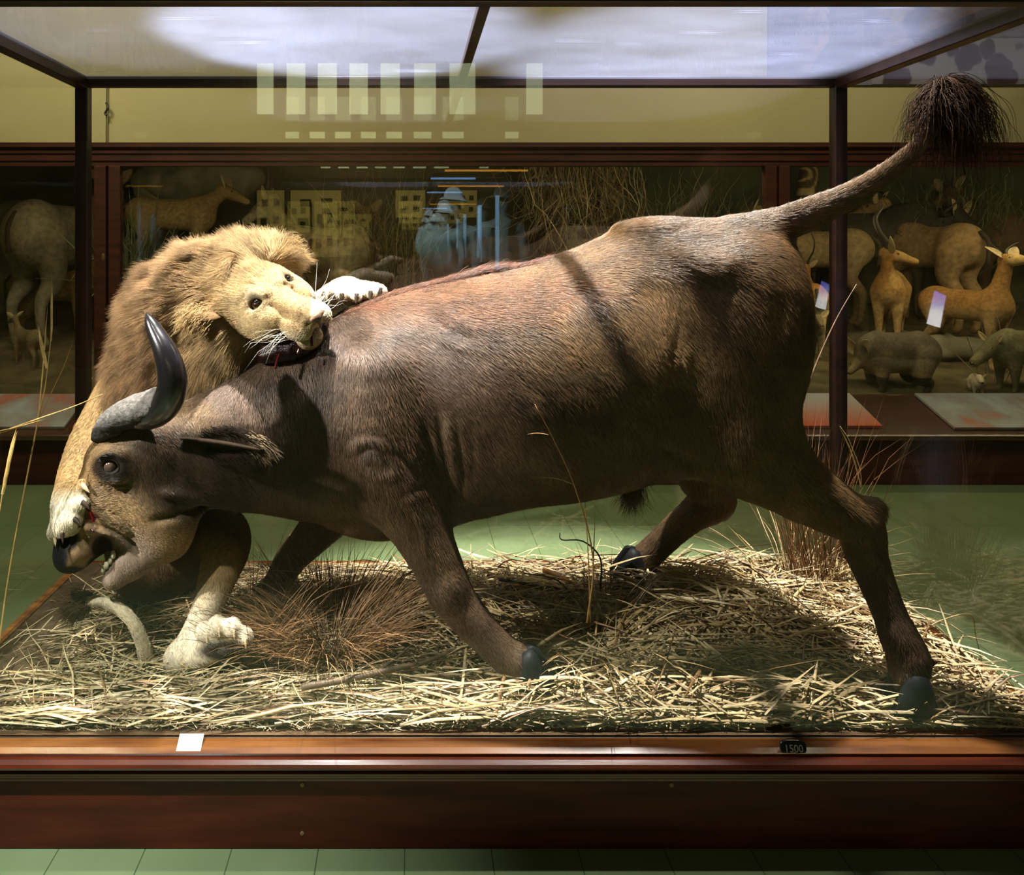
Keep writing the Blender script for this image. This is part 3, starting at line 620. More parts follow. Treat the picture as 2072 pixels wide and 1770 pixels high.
pxpy = lambda V: ((V[:, 0] * F / V[:, 1] + VX), ((EYE - V[:, 2]) * F / V[:, 1] + VY))
def near(px, py, cx, cy, rx, ry, soft=.35): return np.clip((1 + soft - np.sqrt(((px - cx) / rx) ** 2 + ((py - cy) / ry) ** 2)) / soft, 0, 1)
def mixc(c, a, c2): return c * (1 - a[:, None]) + np.array(c2) * a[:, None]
def bufcol(V):
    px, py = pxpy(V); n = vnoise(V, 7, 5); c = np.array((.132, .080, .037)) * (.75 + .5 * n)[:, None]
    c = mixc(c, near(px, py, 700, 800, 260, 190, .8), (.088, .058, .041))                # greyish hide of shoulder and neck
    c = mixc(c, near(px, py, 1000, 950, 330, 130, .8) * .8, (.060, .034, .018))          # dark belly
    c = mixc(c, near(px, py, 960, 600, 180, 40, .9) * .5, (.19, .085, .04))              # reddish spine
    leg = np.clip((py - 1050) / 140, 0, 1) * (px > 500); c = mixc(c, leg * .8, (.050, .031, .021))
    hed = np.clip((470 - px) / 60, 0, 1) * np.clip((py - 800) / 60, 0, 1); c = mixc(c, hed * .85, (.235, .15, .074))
    c = mixc(c, np.clip((540 - px) / 50, 0, 1) * np.clip((py - 840) / 40, 0, 1) * near(px, py, 410, 930, 135, 110, .5) * .92, (.022, .013, .008))    # shadow of horn, ear and mane painted over temple and poll
    c = mixc(c, near(px, py, 500, 975, 120, 65, .7) * .85, (.030, .017, .010))           # dark throat, deepened with painted shade below the ear
    c = mixc(c, near(px, py, 255, 1150, 55, 60, .7) * .6, (.16, .125, .115))             # pale grey lower lip
    c = mixc(c, near(px, py, 113, 1122, 22, 44, .3), (.010, .010, .012))                # black wet nose pad
    c = mixc(c, near(px, py, 146, 1160, 42, 12, .4) * (px < 205), (.010, .009, .010))
    mouth = np.maximum(near(px, py, 207, 1110, 19, 25, .25), near(px, py, 195, 1148, 18, 20, .25)) * (px < 230); c = mixc(c, mouth, (.010, .007, .007))
    c = mixc(c, near(px, py, 223, 946, 32, 27, .4) * .95, (.008, .005, .004))            # dark skin round the eye
    c = mixc(c, near(px, py, 134, 1090, 22, 22, .4), (.006, .006, .006))
    c = mixc(c, near(px, py, 725, 618, 40, 7, .9) * .22 + near(px, py, 185, 1046, 12, 8, .5) * .8, (.10, .012, .010))
    return np.clip(c, .004, 1)
hide = mat('buffalo_hide', (.15, .1, .06), .65, .18, attr=True, scale=60, stretch=(1, 1, .3), bump=.25, bscale=260, bstretch=(1, 1, .35))
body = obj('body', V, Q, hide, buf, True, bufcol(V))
# lie of the coat: (px, py) -> direction seen from the front, carried round the body
G = np.array([(1000, 600, .95, .3), (1200, 540, .97, .1), (1350, 470, 1, .05), (1500, 470, 1, 0), (1700, 400, .9, -.4), (1850, 300, .6, -.8), (880, 600, .9, .4), (740, 660, .6, .8), (620, 720, .35, .9), (520, 780, .1, 1), (440, 830, -.1, 1),
              (640, 850, .15, 1), (760, 800, .4, .95), (900, 760, .7, .75), (1060, 720, .75, .65), (1200, 680, .6, .8), (1350, 640, .45, .9), (1500, 600, .5, .85), (1590, 640, .3, 1), (1000, 900, .6, .8), (1200, 900, .5, .9), (1400, 850, .2, 1), (1520, 850, .15, 1), (1600, 960, .7, .7),
              (1720, 1040, .6, .8), (1780, 1180, .3, 1), (1840, 1350, .1, 1), (1350, 1080, -.7, .7), (1440, 980, .2, 1), (850, 1080, .3, 1), (920, 1200, .5, .9), (1030, 1320, .6, .8), (720, 950, .2, 1), (600, 960, .2, 1), (300, 950, .4, .9), (200, 1000, .6, -.4), (180, 1080, .8, .3), (300, 1080, .8, .6), (250, 1160, .3, 1), (400, 950, .8, .5)], float)
def coat(root, nrm):
    px, py = pxpy(root); d2 = (px[:, None] - G[None, :, 0]) ** 2 + (py[:, None] - G[None, :, 1]) ** 2; w_ = 1 / (d2 + 900) ** 1.6
    g = (w_[:, :, None] * G[None, :, 2:]).sum(1) / w_.sum(1)[:, None]; d = np.stack([g[:, 0], np.zeros(len(g)), -g[:, 1]], 1)
    sw = vnoise(root, 9, 8) - .5; d[:, 0] += sw * .5; d[:, 2] += (vnoise(root, 9, 9) - .5) * .5
    d = d - nrm * (d * nrm).sum(1)[:, None]; return unit(d)
fur_m = mat('fur', (.1, .06, .03), .38, .55, attr=True, scale=12); soft_m = mat('soft_fur', (.4, .3, .15), .6, .15, attr=True, scale=14); coarse_m = mat('coarse_hair', (.03, .012, .004), .75, .12, attr=True, scale=20)
wt = lambda c: (lambda px, py: np.where((near(px, py, 160, 1115, 85, 75, .2) > .3) & (px < 232), 0.02, 1) * np.where(c[:, 1] < 2.78, 1.5, .8) * np.where(near(px, py, 223, 944, 26, 22, .1) > .2, 0, 1))(*pxpy(c))
rt, nn = scatter(V, Q, 420000, wt); dd = coat(rt, nn); px, py = pxpy(rt)
Lh = RNG.uniform(.014, .032, len(rt)) * np.where(px < 470, .45, 1) * np.where((py > 1050), .6, 1)
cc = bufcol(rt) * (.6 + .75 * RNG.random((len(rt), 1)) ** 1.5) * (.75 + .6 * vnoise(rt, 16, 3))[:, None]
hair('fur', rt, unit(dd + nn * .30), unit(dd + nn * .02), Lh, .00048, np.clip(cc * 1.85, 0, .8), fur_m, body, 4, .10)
# mane along the spine, tail tuft, belly tuft
px, py = pxpy(V); m_ = lambda c: (lambda px, py: ((py < np.interp(px, [640, 700, 780, 860, 960, 1080, 1160], [665, 637, 603, 582, 561, 538, 508])) & (px > 690) & (px < 1110)).astype(float))(*pxpy(c))
rt, nn = scatter(V, Q, 6000, m_); px, _ = pxpy(rt)
hair('spine_mane', rt, unit(nn * .7 + np.array((.8, 0, .1))), np.tile((1, 0, .02), (len(rt), 1)), RNG.uniform(.03, .075, len(rt)) * (.6 + .8 * np.exp(-((px - 960) / 60) ** 2)), .0007, np.clip(np.array((.19, .075, .035)) * RNG.uniform(.5, 1.3, (len(rt), 1)), 0, 1), fur_m, buf, 5, .2)
e = P(1886, 258, 2.42); n = 2000
a = RNG.uniform(0, 2 * math.pi, n); side = RNG.random(n) < .86; tp = P(1902, 170, 2.42)
out = np.stack([np.cos(a) * .22, np.sin(a) * .5, np.zeros(n)], 1); out[:, 0] += np.where(side, RNG.uniform(.05, .95, n), -RNG.uniform(.2, .8, n))
L_ = np.where(side, RNG.uniform(.14, .40, n) * (.6 + .4 * RNG.random(n)), RNG.uniform(.09, .21, n)); u_ = RNG.random((n, 1)) ** .8; rt = e * (1 - u_) + tp * u_ + RNG.normal(0, .006, (n, 3))
k = len(rt); NP = 9; t = np.linspace(0, 1, NP); pos = np.zeros((k, NP, 3)); pos[:, 0] = rt
d0 = unit(out * .7 + np.array((.0, 0, .9))); d1 = unit(out * .7 + np.array((0, 0, -.45))); d2 = unit(out * .18 + np.array((.0, 0, -1.)))
def swoop(name, rt, d0, d1, d2, L, rad, cols, m, parent, NP=9, jit=.08):
    """hair that rises, turns over and hangs"""
    k = len(rt); pts = np.zeros((k, NP, 3)); pts[:, 0] = rt
    for i in range(1, NP):
        u = i / (NP - 1); q = d0 * max(0, 1 - 2.6 * u) + d1 * (1 - abs(2.6 * u - 1) if u < .77 else 0) * 1 + d2 * max(0, (2.6 * u - 1) / 1.6)
        pts[:, i] = pts[:, i - 1] + unit(q + RNG.normal(0, jit, (k, 3))) * (L / (NP - 1))[:, None]
    pts -= wloc(parent); cu = bpy.data.hair_curves.new(name); cu.add_curves([NP] * k); cu.attributes['position'].data.foreach_set('vector', pts.astype(np.float32).ravel())
    r = cu.attributes.get('radius') or cu.attributes.new('radius', 'FLOAT', 'POINT'); r.data.foreach_set('value', (rad * np.ones((k, 1)) * (1 - .7 * np.linspace(0, 1, NP) ** 2)[None]).astype(np.float32).ravel())
    at = cu.attributes.new('col', 'FLOAT_COLOR', 'CURVE'); c4 = np.ones((k, 4), np.float32); c4[:, :3] = cols; at.data.foreach_set('color', c4.ravel())
    cu.materials.append(m); o = bpy.data.objects.new(name, cu); COL.objects.link(o); o.parent = parent; return o
core = MB(); core.tube(crom([P(1876, 272, 2.43), P(1892, 240, 2.42), P(1905, 205, 2.42), P(1912, 185, 2.42)], 4), [.017] * 4 + [.021] * 4 + [.018] * 4 + [.006], 10, (.06, .03, .015))
tt = core.build('tail_tuft', mat('tail_core', (.06, .03, .015), .7), buf, True)
swoop('tuft_hair', rt, d0, d1, d2, L_, .0008, np.clip(np.array((.065, .028, .009)) * RNG.uniform(.2, 1.2, (k, 1)), 0, 1), coarse_m, tt)
b0 = P(1285, 950, 2.68); sh = MB(); sh.tube(crom([P(1300, 935, 2.69), P(1288, 960, 2.68), P(1278, 985, 2.68)], 4), [.04] * 4 + [.03] * 4 + [.012], 10)
so_ = sh.build('belly_tuft', mat('tuft_core', (.05, .028, .016), .7), buf, True); n = 700
rt = P(1282, 965, 2.68) + RNG.normal(0, .014, (n, 3)); hair('tuft_hair', rt, np.tile((-.1, 0, -1.), (n, 1)) + RNG.normal(0, .25, (n, 3)), np.tile((-.15, 0, -1.), (n, 1)) + RNG.normal(0, .3, (n, 3)), RNG.uniform(.06, .14, n), .0008, np.array((.07, .03, .015)) * RNG.uniform(.5, 1.4, (n, 1)), fur_m, so_, 5)
# horns
horn_m = mat('black_horn', (.006, .0055, .007), .24, .5, (.015, .013, .014), 12, (1, 1, .4), bump=.05, bscale=40, coat=.25)
boss_m = mat('rough_horn_boss', (.05, .045, .042), .8, .2, attr=True, scale=55, bump=.8, bscale=80)
def hornmesh(name, pts, rads, m, parent, flat=1.0, seg=20, bumps=0):
    cp = crom([np.append(np.asarray(p), r) for p, r in zip(pts, rads)], 7); mb = MB(); mb.tube([c[:3] for c in cp], [max(c[3], .002) for c in cp], seg, None, flat)
    v = np.array(mb.v)
    if bumps: cen = np.repeat(np.array([c[:3] for c in cp]), seg, 0); v = cen + (v - cen) * (1 + bumps * (vnoise(v, 38, 4) - .5) + bumps * .8 * (vnoise(v, 90, 6) - .5))[:, None]
    return obj(name, v, mb.f, m, parent, True)
H = hornmesh('horn', [P(262, 848, 2.385), P(292, 842, 2.35), P(322, 829, 2.305), P(345, 800, 2.265), P(348, 757, 2.25), P(335, 712, 2.255), P(315, 672, 2.275), P(304, 650, 2.285), P(297, 634, 2.295)], [.03, .044, .049, .047, .043, .036, .026, .017, .004], horn_m, buf)
bo = Field((-1.22, 2.18, 1.00), (-.66, 2.66, 1.36), .006)
bo.chain([Pr(193, 885, 2.42, .014), Pr(212, 868, 2.40, .032), Pr(240, 850, 2.375, .048), Pr(275, 836, 2.345, .055), Pr(310, 822, 2.315, .050), Pr(332, 808, 2.285, .043)], .03, .04)
bo.line(pl([(200, 885), (250, 874), (300, 862), (330, 840)], 2.30), .016, .016, 2.1, 2.5); bo.line(pl([(205, 868), (250, 858), (300, 846), (325, 826)], 2.30), .006, .012, 2.1, 2.5)
bv, bq = bo.mesh(); bv = bv + normals(bv, bq)[0] * ((vnoise(bv, 45, 4) - .5) * .005 + (vnoise(bv, 110, 6) - .5) * .005)[:, None]
px, py = pxpy(bv); wn = np.clip((np.interp(px, [190, 215, 250, 290, 330], [862, 862, 856, 846, 828]) - py) / 10 + .5, 0, 1)[:, None] * np.clip((345 - px) / 25, 0, 1)[:, None]
obj('horn_boss', bv, bq, boss_m, buf, True, np.array((.022, .019, .018)) * (1 - wn) + np.array((.125, .115, .105)) * wn)
hornmesh('horn', [P(300, 868, 2.56), P(285, 845, 2.68), P(280, 825, 2.76), P(290, 790, 2.80), P(300, 760, 2.80)], [.055, .055, .045, .03, .006], horn_m, buf)
# eye, ears, teeth
MB().ball(P(223, 943, hd - .104), .0225, 20).build('eye', mat('clouded_eye', (.045, .027, .018), .12, .5, (.10, .062, .045), 60, coat=.5), buf, True)
lid = MB(); lid.tube(crom(pl([(205, 949), (210, 935), (223, 929), (236, 935), (242, 948), (233, 958), (220, 960), (209, 956), (205, 949)], hd - .121), 4), .0036, 8); lid.build('eyelid', mat('dark_lid', (.012, .008, .006), .9, .02), buf, True)
def leafear(name, base, tip, wid, nrm, m, parent, cup=.35, droop=(0, 0, 0), prof=None):
    base, tip, nrm = np.asarray(base), np.asarray(tip), np.asarray(nrm, float); ax = tip - base; L = np.linalg.norm(ax); ax /= L; sd = np.cross(ax, nrm); sd /= np.linalg.norm(sd); nr = np.cross(sd, ax)
    mb = MB(); nu, nv = 14, 9; v = []
    for i in range(nu + 1):
        u = i / nu; w_ = wid * (math.sin(math.pi * min(1, .12 + u * .88) ** .8) ** .75 if prof is None else prof(u)) * .5 + .004
        for j in range(nv): s = 2 * j / (nv - 1) - 1; v.append(base + ax * L * u + sd * s * w_ + nr * cup * w_ * (s * s) + np.asarray(droop) * u * u)
    mb.add(v, [(i * nv + j, i * nv + j + 1, (i + 1) * nv + j + 1, (i + 1) * nv + j) for i in range(nu) for j in range(nv - 1)])
    o = mb.build(name, m, parent, True); s = o.modifiers.new('thick', 'SOLIDIFY'); s.thickness = .007; s.offset = 0; return o
earm = mat('dark_ear', (.014, .008, .005), .85, .1, (.028, .016, .009), 30)
er = leafear('ear', P(388, 893, 2.43), P(536, 905, 2.27), .125, (0, -.80, -.6), earm, buf, .5, (0, 0, -.012))
n = 2600; u = RNG.random(n) ** .8; lo_ = RNG.random(n); e_ = RNG.choice([-1, 1, 1], n)
rt = P(392, 890, 2.43) * (1 - u)[:, None] + P(532, 897, 2.272) * u[:, None] + np.stack([np.zeros(n), np.zeros(n), -.040 * np.sin(math.pi * np.clip(u * .9 + .08, 0, 1)) * e_], 1) + RNG.normal(0, .006, (n, 3))
hair('ear_fringe', rt, np.tile((.9, -.15, -.25), (n, 1)), np.tile((.75, 0, -.75), (n, 1)), RNG.uniform(.025, .075, n), .0006, np.where((u > .80)[:, None] & (lo_ < .35)[:, None], (.34, .26, .15), (.014, .007, .004)), coarse_m, er, 5, .2)
leafear('ear', P(372, 858, 2.60), P(368, 812, 2.64), .05, (0, -1, 0), earm, buf)
for i, (a, b_) in enumerate(((229, 1122), (223, 1133), (216, 1143), (209, 1152))):
    MB().ball(P(a, b_, hd - .052 + i * .006), (.009, .008, .015), 8).build('tooth', mat('tooth_ivory', (.55, .48, .34), .35) if i == 0 else bpy.data.materials['tooth_ivory'], buf, True)
# hooves
hoof_m = mat('hoof_horn', (.003, .0034, .004), .55, .15, (.007, .0078, .009), 20, (1, 1, .3), bump=.15, bscale=60)
def hoof(c, head, s=1.):
    """cloven hoof, sole at c: two toes with flat soles, upright walls and a pointed front"""
    c = np.asarray(c); h = np.array((math.cos(head), math.sin(head), 0)); sd = np.array((-h[1], h[0], 0)); mb = MB()
    for q in (-1, 1):
        rings = []
        for z, hb, hf_, w_ in ((-.004, -.050, .066, .048), (.012, -.050, .064, .049), (.040, -.044, .046, .045), (.066, -.038, .026, .040), (.086, -.030, .010, .032), (.094, -.014, -.004, .012)):
            r = []
            for k in range(16):
                a_ = 2 * math.pi * k / 16; u = math.cos(a_); v_ = math.sin(a_); hh = (hb + hf_) / 2 + u * (hf_ - hb) / 2; ww = (v_ * .5 + .5) * w_ * (1 - .45 * max(u, 0) ** 2) + .0025 + .003 * max(u, 0)
                r.append(c + (h * hh + sd * q * ww + np.array((0, 0, z))) * s)
            rings.append(r)
        v = [p for r in rings for p in (r if q > 0 else r[::-1])]; n = 16
        mb.add(v, [(i * n + k, i * n + (k + 1) % n, (i + 1) * n + (k + 1) % n, (i + 1) * n + k) for i in range(len(rings) - 1) for k in range(n)] + [tuple(range(n - 1, -1, -1)), tuple((len(rings) - 1) * n + k for k in range(n))])
    return mb.build('hoof', hoof_m, buf, True)
hoof(P(1836, 1432, 2.25), math.pi + .2, 1.32); hoof(P(1082, 1384, 2.35), -.3, 1.2); hoof(P(1272, 1164, 3.08), math.pi + .1, 1.25); hoof(P(530, 1220, 2.98), math.pi, 1.0)
for q in ((1878, 1340, 2.27), (1868, 1346, 2.31)): MB().ball(P(*q), (.022, .014, .013), 10).build('dewclaw', hoof_m, buf, True)
MB().ball(P(1096, 1345, 2.38), (.018, .013, .013), 10).build('dewclaw', hoof_m, buf, True)
# wound under the lion's jaw, blood
blood_m = mat('wet_blood', (.012, .0005, .0009), .3, .3, (.004, .0003, .0005), 40, bump=.5, bscale=120); fresh = mat('fresh_blood', (.07, .002, .003), .15, .5, coat=.2)
wf = Field((-.70, 2.3, 1.20), (-.25, 2.85, 1.62), .006)
wf.chain([Pr(652, 648, 2.575, .020), Pr(640, 674, 2.555, .036), Pr(600, 698, 2.55, .046), Pr(550, 712, 2.545, .036), Pr(528, 722, 2.56, .02)], .03, .03)
v, q = wf.mesh(); v = v + normals(v, q)[0] * ((vnoise(v, 70, 2) - .5) * .008)[:, None]; obj('wound', v, q, blood_m, buf, True)
for pts, r in (([(566, 715, 2.49), (561, 728, 2.475), (557, 746, 2.46)], .0045), ([(632, 680, 2.475), (631, 690, 2.465), (631, 700, 2.46)], .0055), ([(606, 704, 2.47), (602, 716, 2.465)], .005),
               ([(172, 1024, 2.355), (182, 1034, 2.35), (187, 1046, 2.347), (189, 1056, 2.345)], .005), ([(152, 1066, 2.36), (162, 1064, 2.355)], .006), ([(183, 1070, 2.355), (190, 1076, 2.35)], .003), ([(122, 1088, 2.36), (126, 1082, 2.358)], .004)):
    MB().tube(crom([P(*a) for a in pts], 5), r, 8).build('blood_drip', fresh, buf, True)
# ------------------------------------------------------------------ lion
lion = thing('lion', 'maned lion clinging behind the buffalo and biting its neck', 'lion', (-.75, 2.85, ZB + .01))
Lf = Field((-1.36, 2.18, .28), (.02, 3.30, 1.92), .006)
# trunk reared up behind the buffalo's head, hind quarters
Lf.chain([Pr(320, 1120, 2.98, .19), Pr(300, 1000, 3.0, .18), Pr(290, 880, 2.98, .19), Pr(330, 760, 2.90, .18), Pr(400, 680, 2.82, .15)], .08, .08)
Lf.chain([Pr(340, 1110, 2.92, .15), Pr(430, 1085, 2.78, .12), Pr(455, 1110, 2.70, .085), Pr(440, 1170, 2.60, .062), Pr(415, 1240, 2.53, .047), Pr(385, 1300, 2.49, .043), Pr(362, 1330, 2.475, .040)], .08, .045)   # near hind leg
Lf.chain([Pr(362, 1330, 2.475, .040), Pr(400, 1322, 2.455, .043), Pr(440, 1302, 2.435, .050)], .03, .03)
Lf.chain([Pr(330, 1120, 3.05, .15), Pr(300, 1100, 2.98, .11), Pr(345, 1170, 3.02, .06), Pr(345, 1205, 3.05, .045), Pr(315, 1212, 3.02, .045)], .08, .04)   # other hind leg
fe = []
for i, (a, b_, d) in enumerate(((412, 1276, 2.42), (437, 1264, 2.40), (467, 1268, 2.395), (490, 1285, 2.40))):   # toes of the lifted hind paw
    Lf.chain([Pr(430 + 8 * i, 1302, 2.43, .030), Pr(a, b_, d, .025), Pr(a + 4, b_ + 8, d - .015, .021)], .018, .012); fe.append((a, b_, d))
# fore leg over the buffalo's nose
Lf.chain([Pr(270, 800, 2.90, .13), Pr(205, 880, 2.80, .10), Pr(165, 945, 2.66, .07), Pr(148, 990, 2.52, .056), Pr(142, 1020, 2.42, .055), Pr(143, 1050, 2.385, .050)], .08, .045)
na = ((166, 982, 2.372), (166, 1016, 2.352), (150, 1050, 2.350), (125, 1072, 2.358), (110, 1078, 2.39))
for a, b_, d in na: Lf.chain([Pr(143 + (a - 143) * .3, 1030 + (b_ - 1030) * .4, 2.385, .036), Pr(a, b_, d, .021)], .016, .012)
# fore leg over the buffalo's back
Lf.chain([Pr(400, 700, 2.95, .13), Pr(520, 690, 3.05, .09), Pr(620, 640, 3.0, .062), Pr(690, 592, 2.86, .055), Pr(712, 590, 2.78, .050)], .08, .05)
ba = ((663, 597, 2.735), (692, 603, 2.715), (722, 604, 2.71), (750, 598, 2.72), (770, 592, 2.745))
for a, b_, d in ba: Lf.chain([Pr(712 + (a - 712) * .55, 588, 2.78, .034), Pr(a, b_ - 4, d, .023)], .016, .012)
# tail
Lf.chain([Pr(305, 1270, 2.86, .05), Pr(310, 1338, 2.62, .026), Pr(298, 1338, 2.50, .022), Pr(288, 1300, 2.47, .019), Pr(268, 1257, 2.46, .017), Pr(237, 1229, 2.46, .0155), Pr(200, 1216, 2.47, .014), Pr(170, 1216, 2.49, .013)], .05, .03)
# head, in its own axes: nose, own left side, crown
hf = np.array((.735, -.65, -.20)); hf /= np.linalg.norm(hf); hs = np.array((.585, .475, .657)); hs -= hf * (hs @ hf); hs /= np.linalg.norm(hs); hu = np.cross(hs, hf); hu = -hu if hu[1] > 0 else hu
ro = .17; hs, hu = hs * math.cos(ro) - hu * math.sin(ro), hu * math.cos(ro) + hs * math.sin(ro)
HM = P(545, 583, 2.535); HR = np.stack([hf, hs, hu], 1)
def K(a, s, u): return HM + hf * a + hs * s + hu * u
Lf.ell(K(-.10, 0, -.075), (.15, .125, .11), .05, HR); Lf.cap(K(-.15, 0, -.10), P(400, 690, 2.82), .13, .16, .08)
Lf.ell(K(-.04, 0, -.034), (.10, .085, .05), .04, HR)
Lf.cap(K(-.01, 0, -.035), K(.165, 0, -.040), .047, .044, .03, (hu, .8)); Lf.ell(K(.205, 0, -.058), (.028, .040, .028), .02, HR)
for s in (-1, 1):
    Lf.ell(K(.155, s * .040, -.088), (.068, .046, .045), .02, HR); Lf.ell(K(.00, s * .095, -.090), (.085, .042, .065), .05, HR)
    Lf.cap(K(-.045, s * .072, .004), K(.020, s * .036, .000), .022, .018, .025); Lf.ell(K(.055, s * .070, -.052), (.05, .026, .026), .03, HR)
    Lf.ell(K(.012, s * .072, -.014), (.026, .024, .020), .010, HR, cut=True)
    Lf.cap(K(-.022, s * .095, -.014), K(-.016, s * .055, .010), .013, .017, .014); Lf.cap(K(-.016, s * .055, .010), K(.022, s * .038, .002), .016, .010, .014)
    Lf.cap(K(.034, s * .096, -.028), K(.040, s * .058, -.016), .010, .010, .012)
    Lf.line([K(.218, s * .012, -.080), K(.19, s * .040, -.122), K(.13, s * .072, -.128), K(.085, s * .085, -.118)], .022, .009, plane=False)
    Lf.line([K(.232, s * .008, -.052), K(.226, s * .026, -.052), K(.208, s * .040, -.066)], .008, .006, plane=False)
    Lf.line([K(.04, s * .050, -.02), K(.10, s * .046, -.034), K(.155, s * .046, -.050)], .008, .009, plane=False)
    Lf.line([K(.015, s * .030, .012), K(.035, s * .034, .002), K(.05, s * .040, -.008)], .006, .008, plane=False)
    for q_ in (.0, .022, .044): Lf.line([K(.13 - q_, s * .075, -.075), K(.125 - q_, s * .085, -.10)], .004, .006, plane=False)
    Lf.line([K(.045, s * .082, -.02), K(.03, s * .098, -.05), K(.0, s * .108, -.08)], .006, .010, plane=False)
    Lf.line([K(-.02, s * .028, .02), K(-.06, s * .045, .022)], .005, .009, plane=False)
Lf.cap(K(.02, 0, -.160), K(.125, 0, -.180), .052, .040, .03); Lf.ell(K(.142, -.004, -.163), (.048, .044, .028), .03, HR)
Lf.line([K(.06, 0, .02), K(-.02, 0, .03), K(-.08, 0, .04)], .006, .010, plane=False)
V, Q = Lf.mesh(); V = relax(V, Q, 2, .4); del Lf
def hloc(V): q = (V - HM); return q @ hf, q @ hs, q @ hu
def lioncol(V):
    px, py = pxpy(V); n = vnoise(V, 9, 15); a, s, u = hloc(V)
    c = np.array((.34, .22, .095)) * (.85 + .3 * n)[:, None]
    head = near(px, py, 565, 605, 95, 95, .3) * (V[:, 1] < 2.75)
    c = mixc(c, head, (.38, .26, .125)); c = mixc(c, head * np.clip((np.abs(s) - .075) / .03, 0, 1) * .7, (.47, .35, .18)); c = mixc(c, head * np.clip((a - .10) / .05, 0, 1) * np.clip((-.060 - u) / .03, 0, 1), (.54, .45, .31))
    c = mixc(c, head * np.clip(1 - np.abs(s) / .028, 0, 1) * np.clip((a - .02) / .1, 0, 1) * .6, (.40, .28, .15))
    for q in (-1, 1): c = mixc(c, np.clip(1.4 - np.sqrt(((a - .012) / .040) ** 2 + ((s - q * .072) / .024) ** 2), 0, 1) * (u > -.06), (.018, .010, .007)); c = mixc(c, .7 * np.clip(1.2 - np.sqrt(((a - .02) / .05) ** 2 + ((s - q * .075) / .04) ** 2), 0, .6) * (u > -.08), (.47, .37, .21))
    c = mixc(c, head * np.clip(1.3 - np.sqrt(((a - .155) / .055) ** 2 + ((np.abs(s) - .055) / .05) ** 2 + ((u + .126) / .015) ** 2), 0, 1), (.03, .015, .012))
    paws = np.clip((py - 985) / 30, 0, 1) * (px < 200) + np.clip((py - 1180) / 60, 0, 1) * (px > 330) + ((px > 630) & (py < 640)); c = mixc(c, np.clip(paws, 0, 1), (.66, .57, .42))
    c = mixc(c, ((py > 1195) & (px < 318) & (V[:, 1] < 2.6)) * 1., (.55, .46, .31))  # lit look of the tail put into its colour
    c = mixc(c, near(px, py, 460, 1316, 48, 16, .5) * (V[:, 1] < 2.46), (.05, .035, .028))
    c = mixc(c, np.clip((py - 960) / 80, 0, 1) * (px > 190) * (px < 600) * np.clip((V[:, 1] - 2.60) / .06, 0, 1), (.085, .048, .022))  # shade over hind quarters and thigh painted into the coat
    return c
skin = mat('lion_coat', (.5, .4, .25), .7, .2, attr=True, scale=70, bump=.25, bscale=240)
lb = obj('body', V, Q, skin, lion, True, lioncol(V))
# short coat
wt = lambda c: (lambda px, py: np.where((c[:, 1] > 2.75) & (px < 480), .25, 1.) * np.where((px > 480) & (px < 660) & (py > 520), 2.2, 1))(*pxpy(c))
rt, nn = scatter(V, Q, 110000, wt); px, py = pxpy(rt); a, s, u = hloc(rt)
onhead = (px > 440) & (px < 660) & (py > 500) & (py < 720) & (rt[:, 1] < 2.8)
keep = ~(onhead & (np.sqrt(((a - .010) / .034) ** 2 + ((np.abs(s) - .070) / .023) ** 2) < 1)) & ~((np.abs(s) < .025) & (a > .19)); rt, nn, px, py, onhead = rt[keep], nn[keep], px[keep], py[keep], onhead[keep]
fl = np.where(onhead[:, None], -hf * .8 + (rt - (HM + hf * .1)) * 2.5, np.where(((py > 900) & (px < 200))[:, None], np.array((-.2, -.6, -1)), np.where((px > 620)[:, None] & (py < 650)[:, None], np.array((.2, -1, -.5)), np.where((py > 1200)[:, None], np.array((.6, -.3, -.6)), np.array((-.2, 0, -1.))))))
fl = unit(fl - nn * (fl * nn).sum(1)[:, None])
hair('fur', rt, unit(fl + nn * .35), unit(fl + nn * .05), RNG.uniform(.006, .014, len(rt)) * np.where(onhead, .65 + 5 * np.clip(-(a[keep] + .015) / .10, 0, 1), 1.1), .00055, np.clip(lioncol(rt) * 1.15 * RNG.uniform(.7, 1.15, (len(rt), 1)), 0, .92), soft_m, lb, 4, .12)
# mane: a thick ruff under long strands
Mf = Field((-1.15, 2.35, 1.02), (-.28, 3.25, 1.95), .010)
for q in ((435, 608, 2.76, .17, .16, .19), (382, 645, 2.79, .18, .16, .20), (340, 705, 2.81, .13, .14, .17), (400, 715, 2.72, .15, .12, .13), (462, 690, 2.63, .085, .07, .12), (335, 765, 2.80, .14, .12, .09), (500, 553, 2.73, .13, .12, .10), (550, 528, 2.75, .08, .08, .06), (302, 755, 2.84, .08, .11, .12), (428, 728, 2.65, .10, .07, .08)):
    Mf.ell(P(*q[:3]), q[3:], .06)
Mf.ell(K(.10, 0, -.04), (.135, .105, .125), .05, HR, cut=True)
mv, mq = Mf.mesh(); mv = relax(mv, mq, 4, .5); del Mf
mdist = lambda p: np.clip(np.linalg.norm(p - K(.0, 0, -.04), axis=1) / .60, 0, 1)
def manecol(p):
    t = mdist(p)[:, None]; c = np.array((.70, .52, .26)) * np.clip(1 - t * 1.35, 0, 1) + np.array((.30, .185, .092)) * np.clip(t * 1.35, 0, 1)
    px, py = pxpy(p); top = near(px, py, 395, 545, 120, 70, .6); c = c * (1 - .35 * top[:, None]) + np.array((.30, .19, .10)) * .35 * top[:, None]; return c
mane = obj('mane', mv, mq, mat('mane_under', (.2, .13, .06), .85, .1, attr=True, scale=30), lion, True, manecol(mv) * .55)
rt, nn = scatter(mv, mq, 150000, lambda c: np.where(c[:, 1] < 2.86, 1.6, .6)); px, py = pxpy(rt)
